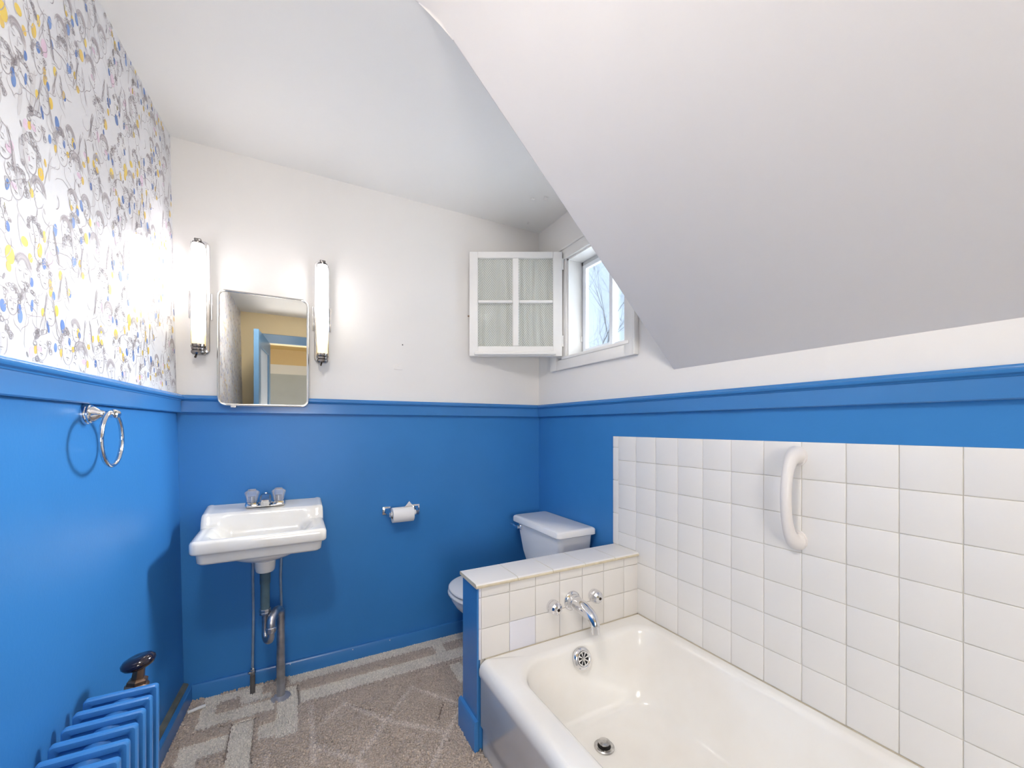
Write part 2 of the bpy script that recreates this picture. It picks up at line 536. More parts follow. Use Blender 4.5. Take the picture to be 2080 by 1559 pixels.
bm = NB(); lathe(bm, [(0.15, 0.0), (0.15, 0.015), (0.14, 0.022), (0.02, 0.03)], (HX, HY, 0), (0, 0, 1), 28); obj('fill_lamp_base', bm, 'dark_metal', hl)
bm = NB(); lathe(bm, [(0.012, 0.02), (0.012, 0.66), (0.06, 0.67), (0.065, 0.685)], (HX, HY, 0), (0, 0, 1), 16); obj('fill_lamp_pole', bm, 'dark_metal', hl)
bm = NB(); lathe(bm, [(0.06, 0.68)] + [(0.35 * math.sin(a), 1.02 - 0.35 * math.cos(a)) for a in [0.2 + (PI - 0.2) * i / 16 for i in range(17)]], (HX, HY, 0), (0, 0, 1), 32); obj('fill_lamp_globe', bm, 'hall_fill_globe', hl)

# flush lamp added out of view above the camera, as fill light from the top
CL = (0.25, -1.75, ZC)
cl = thing('ceiling_fill_lamp', 'round opal fill lamp added on the ceiling above the camera, unseen', 'lamp', CL)
bm = NB(); lathe(bm, [(0.128, 0.0), (0.128, -0.018), (0.122, -0.020)], CL, (0, 0, 1), 32); obj('fill_lamp_base', bm, 'chrome', cl)
bm = NB(); lathe(bm, [(0.120, -0.018), (0.118, -0.032), (0.10, -0.045), (0.06, -0.053), (0, -0.055)], CL, (0, 0, 1), 32); obj('fill_lamp_globe', bm, 'ceiling_fill_globe', cl)

# ------------------------------------------------------------------ chair rails
RAIL = [(0.0, 1.190), (0.015, 1.190), (0.018, 1.193), (0.018, 1.237), (0.0205, 1.2385), (0.0215, 1.2415), (0.029, 1.2445), (0.031, 1.248), (0.031, 1.253), (0.027, 1.2555), (0.0265, 1.258), (0.0235, 1.262), (0.0, 1.262)]
bm = NB(); prism(bm, [(-d, z) for d, z in RAIL], 'x', left_x(0, 1.2) - 0.01, W + 0.001)
struct(obj('trim_1', bm, 'blue_gloss', angle=30), 'blue moulded chair rail along the back wall', 'trim')
bm = NB(); prism(bm, [(W - d, z) for d, z in RAIL], 'y', YR, 0.001)
struct(obj('trim_3', bm, 'blue_gloss', angle=30), 'blue moulded chair rail on the right wall above the tiles', 'trim')
bm = NB()
loft(bm, [[(left_x(y, z) + d, y, z) for d, z in RAIL] for y in (0.0, -0.4, -0.8, -1.2, -2.0, YR)])
struct(obj('trim_2', bm, 'blue_gloss', angle=30), 'blue moulded chair rail under the wallpaper', 'trim')

# ------------------------------------------------------------------ baseboards
BASE = [(0.0, 0.0), (0.016, 0.0), (0.016, 0.062), (0.012, 0.069), (0.0, 0.069)]
bm = NB(); prism(bm, [(-d, z) for d, z in BASE], 'x', 0.0, W + 0.001)
bb = struct(obj('baseboard_back', bm, 'blue_gloss', angle=30), 'blue baseboard along the back wall', 'baseboard')
for x, z in ((0.84, 0.060), (0.665, 0.058), (0.40, 0.061)):
    bm = NB(); lathe(bm, [(0.0022, 0), (0.0022, 0.0012), (0, 0.0014)], (x, -0.016, z), (0, -1, 0), 8); obj('nail_head', bm, 'white_scrap', bb)
bm = NB()
LB = [(0.0, 0.0), (0.030, 0.0), (0.030, 0.066), (0.026, 0.072), (0.0, 0.072)]
loft(bm, [[(left_x(y, z) + d, y, z) for d, z in LB] for y in (-0.0, -0.4, -0.8, -1.2, -2.0, YR)])
bl = struct(obj('baseboard_left', bm, 'blue_gloss', angle=30), 'blue baseboard along the left wall with a worn top', 'baseboard')
bm = NB()
LBW = [(0.0, 0.072), (0.017, 0.072), (0.015, 0.078), (0.0, 0.085)]
loft(bm, [[(left_x(y, z) + d, y, z) for d, z in LBW] for y in (-0.005, -0.4, -0.8, -1.2, -2.0, YR)])
obj('worn_bead', bm, 'baseboard_worn', bl, angle=30, label='greyish worn bead on top of the blue baseboard')

# ------------------------------------------------------------------ carpet pile
LIGHT = [(0.087, 0.147, -0.236, -0.012), (0.087, 0.345, -0.236, -0.152), (0.147, 0.345, -0.088, -0.022), (0.216, 0.33, -0.15, -0.08),
         (0.207, 0.282, -0.62, -0.245), (0.349, 0.427, -0.415, -0.185), (0.293, 0.43, -0.398, -0.307), (0.07, 0.207, -0.392, -0.301), (0.06, 0.125, -0.62, -0.30),
         (0.395, 1.24, -0.086, -0.0), (0.43, 1.24, -0.246, -0.152), (1.035, 1.09, -0.16, -0.08), (1.05, 1.115, -0.43, -0.275), (0.345, 0.43, -0.185, -0.10)]
DARK = [(0.147, 0.216, -0.151, -0.088), (0.435, 1.04, -0.142, -0.089), (0.30, 0.36, -0.10, -0.04), (0.346, 0.352, -0.30, -0.18)]
SEGS = [((0.475, -0.29), (0.47, -0.60), 0.010), ((0.594, -0.329), (0.723, -0.512), 0.012), ((0.723, -0.512), (0.91, -0.678), 0.012), ((0.723, -0.512), (0.598, -0.66), 0.012),
        ((0.594, -0.329), (0.50, -0.42), 0.010), ((0.598, -0.66), (0.475, -0.52), 0.012), ((0.598, -0.66), (0.66, -0.80), 0.012), ((0.91, -0.678), (0.80, -0.82), 0.010), ((0.91, -0.678), (1.0, -0.58), 0.010),
        ((0.86, -0.36), (0.723, -0.512), 0.009), ((0.86, -0.36), (1.0, -0.55), 0.009), ((0.33, -0.50), (0.33, -0.80), 0.010)]
CREASE = [((0.60, -0.34), (0.70, -0.44), 0.004), ((0.95, -0.52), (0.90, -0.60), 0.006), ((0.087, -0.244), (0.30, -0.256), 0.004), ((0.43, -0.25), (1.14, -0.262), 0.003), ((0.428, -0.10), (0.434, -0.25), 0.006), ((0.28, -0.25), (0.285, -0.5), 0.004), ((0.205, -0.25), (0.203, -0.45), 0.004)]
def build_carpet():
    sp = 0.0048
    xs = np.arange(-0.03, 1.25, sp); ys = np.arange(-1.25, -0.014, sp)
    X, Y = np.meshgrid(xs, ys); X = X.ravel(); Y = Y.ravel()
    keep = ~((X > 0.985) & (Y < -0.68))
    keep &= X > (np.vectorize(lambda y: left_x(y, 0.0))(Y) + 0.028)
    # only the part that can be seen past the frame's lower edge and the fixtures
    X, Y = X[keep], Y[keep]
    n = len(X)
    lab = np.zeros(n, bool)
    for a, b, c, d in LIGHT: lab |= (X > a) & (X < b) & (Y > c) & (Y < d)
    for a, b, c, d in DARK: lab &= ~((X > a) & (X < b) & (Y > c) & (Y < d))
    line = np.zeros(n); crease = np.zeros(n)
    for arr, L in ((line, SEGS), (crease, CREASE)):
        for (p, q, w) in L:
            p = np.array(p); q = np.array(q); d = q - p; t = np.clip(((X - p[0]) * d[0] + (Y - p[1]) * d[1]) / (d @ d), 0, 1)
            dist = np.hypot(X - p[0] - t * d[0], Y - p[1] - t * d[1])
            np.maximum(arr, np.clip(1.3 - dist / w, 0, 1), out=arr)
    light = np.array(srgb(232, 224, 212)[:3]); dark = np.array(srgb(196, 181, 167)[:3]); lcol = np.array(srgb(216, 203, 192)[:3])
    deep = np.array(srgb(112, 98, 88)[:3])
    colr = np.where(lab[:, None], light, dark)
    colr = colr + (lcol - colr) * (line * (~lab))[:, None]
    colr = colr + (deep - colr) * (crease * 0.8)[:, None]
    # patchy wear
    ph = np.sin(X * 23 + 3 * np.sin(Y * 9)) * np.sin(Y * 17 + 2 * np.sin(X * 13))
    colr = colr * (1 + 0.06 * ph + rng.normal(0, 0.10, n))[:, None]
    jit = np.where(lab, 0.0006, 0.0022)
    X = X + rng.normal(0, 1, n) * jit; Y = Y + rng.normal(0, 1, n) * jit
    h = np.where(lab, 0.007 + rng.normal(0, 0.0006, n), 0.011 + rng.normal(0, 0.0018, n))
    h = h * (1 - 0.4 * crease)
    r = np.where(lab, 0.0030, 0.0040)
    tx = rng.normal(0, 1, n) * np.where(lab, 0.0006, 0.0025); ty = rng.normal(0, 1, n) * np.where(lab, 0.0006, 0.0025)
    V = np.zeros((n, 8, 3)); ang = rng.uniform(0, 2 * PI, n) * (~lab) + PI / 4
    for k in range(4):
        a = ang + k * PI / 2
        V[:, k] = np.stack([X + r * np.cos(a), Y + r * np.sin(a), np.full(n, -0.001)], 1)
        V[:, 4 + k] = np.stack([X + tx + 0.85 * r * np.cos(a), Y + ty + 0.85 * r * np.sin(a), h], 1)
    F = np.array([[0, 1, 5, 4], [1, 2, 6, 5], [2, 3, 7, 6], [3, 0, 4, 7], [4, 5, 6, 7]])
    faces = (F[None] + (np.arange(n) * 8)[:, None, None]).reshape(-1, 4)
    me = bpy.data.meshes.new('carpet_pile')
    nv = n * 8; nf = len(faces)
    me.vertices.add(nv); me.vertices.foreach_set('co', V.reshape(-1))
    me.loops.add(nf * 4); me.loops.foreach_set('vertex_index', faces.reshape(-1).astype(np.int32))
    me.polygons.add(nf); me.polygons.foreach_set('loop_start', (np.arange(nf) * 4).astype(np.int32))
    me.polygons.foreach_set('use_smooth', np.ones(nf, bool))
    at = me.color_attributes.new('Col', 'FLOAT_COLOR', 'POINT')
    cc = np.ones((n, 8, 4)); cc[:, :, :3] = np.clip(colr, 0, 1)[:, None, :]
    at.data.foreach_set('color', cc.reshape(-1))
    me.update(calc_edges=True); me.validate()
    me.materials.append(MATS['carpet_fibre'])
    o = bpy.data.objects.new('carpet_pile', me); COL.objects.link(o)
    o.parent = floor; o['kind'] = 'stuff'
    return o
build_carpet()

# ------------------------------------------------------------------ wallpaper print
def build_wallpaper():
    R = random.Random(21)
    UH, UW = 0.462, 0.53
    Y0_, Z0_ = -0.60, 1.262
    yel = [srgb(238, 206, 84), srgb(236, 198, 70), srgb(232, 196, 96)]
    blu = [srgb(88, 130, 198), srgb(110, 146, 206), srgb(78, 120, 190)]
    pnk = [srgb(232, 206, 224), srgb(226, 196, 216)]
    gry = [srgb(208, 204, 208), srgb(198, 193, 193), srgb(212, 207, 209)]
    olv = [srgb(176, 170, 130), srgb(160, 160, 150)]
    ink = [srgb(182, 176, 180), srgb(168, 160, 166), srgb(194, 188, 192)]
    dk = [srgb(140, 134, 142), srgb(150, 144, 146)]
    fills, strokes = [], []
    def ell(y, z, a, b, col, rot=0.0, n=14):
        pts = []
        for i in range(n):
            t = 2 * PI * i / n
            u, v = a * math.cos(t), b * math.sin(t)
            pts.append((y + u * math.cos(rot) - v * math.sin(rot), z + u * math.sin(rot) + v * math.cos(rot)))
        fills.append((pts, col))
    def st(pts, w=0.0007, col=None):
        strokes.append((pts, w, col or R.choice(ink)))
    def curve(cy, cz, a, b, t0, t1, rot=0.0, n=9):
        out = []
        for i in range(n + 1):
            t = t0 + (t1 - t0) * i / n
            u, v = a * math.cos(t), b * math.sin(t)
            out.append((cy + u * math.cos(rot) - v * math.sin(rot), cz + u * math.sin(rot) + v * math.cos(rot)))
        return out
    def hair(cy, cz, s, rot, kind):
        if kind == 0:      # curls
            for k in range(26):
                t = R.uniform(0.05, PI - 0.05) if k < 18 else R.uniform(-0.6, PI + 0.6)
                rr = s * R.uniform(0.95, 1.35)
                py, pz = cy + rr * 0.8 * math.cos(t + rot), cz + rr * 1.1 * math.sin(t + rot)
                st(curve(py, pz, s * R.uniform(.10, .22), s * R.uniform(.10, .2), R.uniform(0, 6), R.uniform(8, 12), 0, 8), 0.0008)
        elif kind == 1:    # filled grey cap of hair with strands
            pts = curve(cy, cz + 0.15 * s, 0.85 * s, 1.05 * s, -0.1, PI + 0.1, rot, 12) + curve(cy, cz + 0.45 * s, 0.6 * s, 0.25 * s, PI, 0, rot, 5)
            fills.append((pts, R.choice(gry)))
            for k in range(9):
                o_ = R.uniform(-.6, .6)
                st(curve(cy, cz + 0.1 * s, (0.85 - .05 * k) * s, (1.1 - .05 * k) * s, 0.3 + o_ * .3, 2.7 + o_ * .3, rot, 8), 0.0008)
        else:              # long strands
            for k in range(8):
                sd = R.choice((-1, 1)); w_ = s * R.uniform(.7, 1.1)
                st([(cy + sd * w_ * (0.25 + .75 * q) + 0.1 * s * math.sin(6 * q + k), cz + s * (1.15 - 2.6 * q)) for q in [i / 8 for i in range(9)]], 0.0007, R.choice(ink))
    def face(cy, cz, s, prof):
        rot = R.uniform(-.3, .3)
        c_, s_ = math.cos(rot), math.sin(rot)
        def T(pts): return [(cy + p[0] * s * c_ - p[1] * s * s_, cz + p[0] * s * s_ + p[1] * s * c_) for p in pts]
        sg = R.choice((-1, 1))
        if prof:  # profile line: forehead, nose, lips, chin, jaw, neck
            P_ = [(-.1, 1.0), (.25, .85), (.38, .5), (.36, .25), (.62, -.08), (.45, -.18), (.55, -.32), (.44, -.4), (.52, -.52), (.40, -.62), (.42, -.85), (.22, -.98), (-.25, -.75), (-.45, -.4)]
            st(T([(sg * a, b) for a, b in P_]), 0.0008)
            st(T([(sg * .08, .18), (sg * .22, .12), (sg * .3, .16)]), 0.0011, R.choice(dk))
            st(T([(sg * .05, .36), (sg * .2, .42), (sg * .32, .36)]))
        else:
            st(curve(cy, cz, .62 * s, .95 * s, PI * 0.92, 2.08 * PI, rot, 16), 0.0008)
            for e in (-1, 1):
                st(T([(e * .12, .14), (e * .27, .06), (e * .42, .15)]), 0.0010, R.choice(dk))
                st(T([(e * .10, .32), (e * .27, .40), (e * .45, .32)]))
            st(T([(.05 * sg, .25), (.07 * sg, -.1), (.13 * sg, -.2), (.0, -.24)]))
            st(T([(-.2, -.5), (-.06, -.46), (0, -.49), (.07, -.46), (.2, -.5)]), 0.0010, R.choice(dk))
            st(T([(-.1, -.6), (.0, -.63), (.1, -.6)]))
        # neck and shoulders
        st(T([(-.25, -.9), (-.28, -1.35), (-.5, -1.6), (-1.0, -1.8), (-1.3, -2.1)]))
        st(T([(.25, -.85), (.26, -1.3), (.5, -1.6), (1.0, -1.75), (1.35, -2.0)]))
        hair(cy, cz, s, rot, R.choice((0, 0, 0, 1, 2)))
        if R.random() < 0.7:
            ell(cy + sg * .75 * s, cz - .25 * s, .006, .010, R.choice(yel + blu), rot)
        if R.random() < 0.35:
            ell(cy + sg * .3 * s, cz - .15 * s, .30 * s, .2 * s, R.choice(pnk), rot)
    # faces on a jittered brick layout
    cells = []
    ny, nz = 7, 6
    for j in range(nz):
        for i in range(ny):
            u = (i + 0.5 + 0.5 * (j % 2) + R.uniform(-.22, .22)) / ny * UW
            v = (j + 0.5 + R.uniform(-.22, .22)) / nz * UH
            cells.append((Y0_ - (u % UW), Z0_ + (v % UH)))
    for k, (y, z) in enumerate(cells):
        if k % 11 != 4:
            face(y, z, R.uniform(.024, .036), k % 3 == 1)
    # big flowing outlines
    for k in range(34):
        y, z = Y0_ - R.uniform(0, UW), Z0_ + R.uniform(0, UH)
        a = R.uniform(0, 6.28); L = R.uniform(.03, .09); bend = R.uniform(-3, 3)
        pts = []; 
        for i in range(9):
            pts.append((y, z)); a += bend * 0.12 + R.uniform(-.2, .2); y += math.cos(a) * L / 8; z += math.sin(a) * L / 8
        st(pts, R.choice((0.0007, 0.0009)))
    for k in range(14):
        y, z = Y0_ - R.uniform(0, UW), Z0_ + R.uniform(0, UH)
        ell(y, z, R.uniform(.004, .009), R.uniform(.02, .05), R.choice([srgb(206, 204, 208), srgb(214, 212, 214)]), R.uniform(-.2, .2))
    # ovals read off the wall (first repeat, then random ones for the rest)
    known = [(-.967, 1.463, .013, .018, 'y'), (-.874, 1.507, .008, .016, 'y'), (-.860, 1.484, .007, .013, 'b'), (-.839, 1.499, .011, .019, 'p'), (-.857, 1.543, .006, .013, 'y'), (-.923, 1.506, .011, .010, 'y'),
             (-.800, 1.478, .007, .012, 'y'), (-.829, 1.424, .006, .010, 'b'), (-.820, 1.393, .008, .013, 'y'), (-.797, 1.363, .009, .016, 'b'), (-.727, 1.357, .006, .008, 'b'), (-.771, 1.333, .005, .009, 'b'),
             (-.617, 1.395, .007, .011, 'y'), (-.616, 1.360, .007, .009, 'y'), (-.702, 1.688, .006, .012, 'b'), (-.863, 1.674, .010, .014, 'y'), (-.682, 1.612, .010, .014, 'y'), (-.745, 1.530, .006, .013, 'b'),
             (-.816, 1.575, .007, .015, 'b'), (-.72, 1.66, .006, .010, 'b'), (-1.02, 1.58, .011, .015, 'b'), (-1.06, 1.40, .012, .015, 'y'), (-1.04, 1.68, .013, .018, 'p'), (-.99, 1.36, .008, .012, 'b'), (-1.09, 1.52, .009, .014, 'y')]
    for (y, z, a, b, c) in known:
        ell(y, z, a, b, R.choice({'y': yel, 'b': blu, 'p': pnk}[c]), R.uniform(-.15, .15), 18)
    for k in range(30):
        y, z = Y0_ - R.uniform(0, UW), Z0_ + R.uniform(0, UH)
        c = R.choice(yel * 3 + blu * 2 + pnk + olv + gry)
        ell(y, z, R.uniform(.004, .008), R.uniform(.007, .014), c, R.uniform(-.3, .3))
    for k in range(26):
        y, z = Y0_ - R.uniform(0, UW), Z0_ + R.uniform(0, UH)
        ell(y, z, R.uniform(.0012, .003), R.uniform(.004, .010), R.choice(dk + olv + gry), R.uniform(-.5, .5), 8)
    V, F, CC = [], [], []
    ylo, yhi, zlo, zhi = YR + 0.004, -0.003, ZRT - 0.004, ZC - 0.002
    def P(y, z, off):
        return (left_x(y, z) + off, y, z)
    for iy in range(-2, 6):
        for iz in range(-1, 3):
            dy, dz = -iy * UW, iz * UH
            far = iy >= 2
            for q, (pts, c) in enumerate(fills):
                pp = [(y + dy, z + dz) for y, z in pts]
                if all(ylo < y < yhi and zlo < z < zhi for y, z in pp) is False:
                    cy = sum(p[0] for p in pp) / len(pp); cz = sum(p[1] for p in pp) / len(pp)
                    if not (ylo < cy < yhi and zlo < cz < zhi):
                        continue
                    pp = [(min(max(y, ylo), yhi), min(max(z, zlo), zhi)) for y, z in pp]
                b = len(V); off = 0.0003 + 0.000002 * (q % 90)
                V.extend(P(y, z, off) for y, z in pp); CC.extend([c] * len(pp))
                F.append(tuple(range(b, b + len(pp))))
            for k, (pts, w, c) in enumerate(strokes):
                pp = [(y + dy, z + dz) for y, z in pts]
                prev = None
                for i, (y, z) in enumerate(pp):
                    if not (ylo < y < yhi and zlo < z < zhi):
                        prev = None; continue
                    a = pp[max(0, i - 1)]; b_ = pp[min(len(pp) - 1, i + 1)]
                    tx, tz = b_[0] - a[0], b_[1] - a[1]; L = math.hypot(tx, tz) or 1
                    ww = w * (1.0 if 0 < i < len(pp) - 1 else 0.35)
                    nx, nz_ = -tz / L * ww, tx / L * ww
                    cur = len(V)
                    V.append(P(y + nx, z + nz_, 0.0006)); V.append(P(y - nx, z - nz_, 0.0006)); CC += [c, c]
                    if prev is not None:
                        F.append((prev, prev + 1, cur + 1, cur))
                    prev = cur
    me = bpy.data.meshes.new('wallpaper_print')
    me.from_pydata(V, [], F)
    at = me.color_attributes.new('Col', 'FLOAT_COLOR', 'POINT')
    at.data.foreach_set('color', np.array(CC, dtype=np.float32).reshape(-1))
    me.materials.append(MATS['wallpaper_ink'])
    o = bpy.data.objects.new('wallpaper_print', me); COL.objects.link(o)
    o.parent = wall_left; o['kind'] = 'stuff'
    o['label'] = 'ink-drawn faces with yellow and blue ovals on the wallpaper'
build_wallpaper()

# ------------------------------------------------------------------ tiles
_tile_cache = {}
def tile_mesh(w, h, th, m_name):
    key = (round(w, 4), round(h, 4), th, m_name)
    if key in _tile_cache: return _tile_cache[key]
    bm = NB(); c = 0.0016; r = 0.0006
    a, b = w / 2, h / 2
    # lies in local x (width) / z (height), front towards -y
    vs = [(-a, 0, -b), (a, 0, -b), (a, 0, b), (-a, 0, b),
          (-a, -th + c, -b), (a, -th + c, -b), (a, -th + c, b), (-a, -th + c, b),
          (-a + r, -th + c * .3, -b + r), (a - r, -th + c * .3, -b + r), (a - r, -th + c * .3, b - r), (-a + r, -th + c * .3, b - r),
          (-a + c * 1.3, -th, -b + c * 1.3), (a - c * 1.3, -th, -b + c * 1.3), (a - c * 1.3, -th, b - c * 1.3), (-a + c * 1.3, -th, b - c * 1.3)]
    fs = [(12, 13, 14, 15)]
    for k in range(3):
        for i in range(4):
            j = (i + 1) % 4
            fs.append((4 * k + i, 4 * k + j, 4 * k + 4 + j, 4 * k + 4 + i))
    poly(bm, vs, fs)
    bmesh.ops.recalc_face_normals(bm, faces=bm.faces[:])
    me = bpy.data.meshes.new('tile'); bm.to_mesh(me); bm.free()
    me.materials.append(MATS[m_name])
    me.polygons.foreach_set('use_smooth', [True] * len(me.polygons))
    me.set_sharp_from_angle(angle=math.radians(50))
    _tile_cache[key] = me
    return me

def put_tile(parent, center, w, h, th, facing, m_name='tile', name='tile', wob=0.0016):
    o = bpy.data.objects.new(name, tile_mesh(w, h, th, m_name)); COL.objects.link(o)
    o.parent = parent; o.location = Vector(center) - wloc(parent)
    j = [random.uniform(-wob, wob) for _ in range(2)]
    if facing == '-y': o.rotation_euler = (j[0], 0, j[1])
    elif facing == '-x': o.rotation_euler = (j[0], 0, -PI / 2 + j[1])
    elif facing == '+z': o.rotation_euler = (-PI / 2 + j[0], j[1], 0)
    return o

GR = 0.0017
# bed of grout on the right wall
bm = NB()
box(bm, W - 0.0045, W, -2.36, -0.660, ZTUB - 0.02, ZTT - 0.002)
obj('grout_bed', bm, 'grout', wall_right, smooth=False)
Y00 = -0.6938
for k in range(0, 15):
    ya, yb = Y00 - TILE * k, Y00 - TILE * (k + 1)
    for r in range(7):
        za, zb = ZTT - TILE * r, ZTT - TILE * (r + 1)
        if k == 0:
            if zb < 0.5905:
                zb = 0.5905
            if za - zb < 0.02: continue
        if r == 6: zb = ZTUB + 0.001
        put_tile(wall_right, (W - 0.001, (ya + yb) / 2, (za + zb) / 2), TILE - GR, za - zb - GR, 0.0062, '-x')
# narrow bullnose strip up the left edge, six-inch pieces
z = ZTT
first = True
while z > 0.60:
    h = 0.052 if first else 0.152
    zb = max(z - h, 0.5905)
    put_tile(wall_right, (W - 0.001, -0.6765, (z + zb) / 2), 0.0345 - 0.001, z - zb - 0.0018, 0.0066, '-x', 'tile', 'bullnose_tile')
    z -= h; first = False

# ------------------------------------------------------------------ pony wall
pony = bpy.data.objects.new('wall_pony', None); COL.objects.link(pony); pony.location = (1.35, -0.742, 0)
struct(pony, 'low tiled half wall between the toilet and the bathtub', 'wall')
bm = NB(); box(bm, 0.978, W, PONY_F + 0.006, PONY_B - 0.006, 0, 0.574, 0.002, 1)
obj('wall_body', bm, 'blue_paint', pony, smooth=False)
bm = NB(); box(bm, 0.984, W, PONY_F + 0.0025, PONY_F + 0.007, 0.29, 0.572)
obj('grout_bed', bm, 'grout', pony, smooth=False)
bm = NB(); box(bm, 0.971, 0.979, PONY_F + 0.001, PONY_B - 0.004, 0, 0.574, 0.002, 1)
obj('end_board', bm, 'blue_gloss', pony, smooth=False)
bm = NB(); prism(bm, [(0.971, 0.0), (0.958, 0.0), (0.958, 0.105), (0.962, 0.113), (0.971, 0.117)], 'y', PONY_F - 0.006, PONY_B + 0.010)
bmesh.ops.bevel(bm, geom=[e for e in bm.edges if abs(e.verts[0].co.x - 0.958) < 1e-4 and abs(e.verts[1].co.x - 0.958) < 1e-4], offset=0.002, segments=1, affect='EDGES')
obj('end_baseboard', bm, 'blue_gloss', pony, angle=30)
cx = [0.986, 1.098, 1.2075, 1.317, 1.427, 1.537, 1.648, W - 0.002]
rz = [0.573, 0.5375, 0.4285, ZTUB + 0.0]
for i in range(7):
    for j in range(3):
        mname = 'tile_cool' if (i, j) == (1, 2) else 'tile_aged'
        put_tile(pony, ((cx[i] + cx[i + 1]) / 2, PONY_F + 0.004, (rz[j] + rz[j + 1]) / 2), cx[i + 1] - cx[i] - 0.0018, rz[j] - rz[j + 1] - 0.0018, 0.0058, '-y', mname)
for j in range(3):
    put_tile(pony, (0.9815, PONY_F + 0.004, (rz[j] + rz[j + 1]) / 2), 0.0085, rz[j] - rz[j + 1] - 0.0018, 0.0055, '-y', 'tile_cool')
# cap tiles
def cap_tile(x0, x1, left_end):
    bm = NB()
    ya, yb = PONY_F - 0.011, PONY_B + 0.008
    # rounded nosing at the front, flat top; side faces carry the buff biscuit colour
    prof = [(yb, 0.576), (yb, 0.586), (yb - 0.003, 0.589), (ya + 0.012, 0.589), (ya + 0.006, 0.5875), (ya + 0.002, 0.584), (ya, 0.579), (ya + 0.002, 0.574), (ya + 0.012, 0.574)]
    vs, fs = prism(bm, prof, 'x', x0, x1)
    for f in fs:
        c = f.calc_center_median()
        if c.z < 0.5835 or (left_end and c.x < x0 + 1e-4): f.material_index = 1
    return obj('cap_tile', bm, ['tile', 'tile_edge'], pony, angle=25)
ex = [0.964, 1.128, 1.2825, 1.437, 1.592, W - 0.0005]
for i in range(5):
    cap_tile(ex[i] + (0.0008 if i else 0), ex[i + 1] - 0.0008, i == 0)
bm = NB(); box(bm, 0.972, W, PONY_F, PONY_B, 0.570, 0.5875); obj('cap_grout', bm, 'grout', pony, smooth=False)

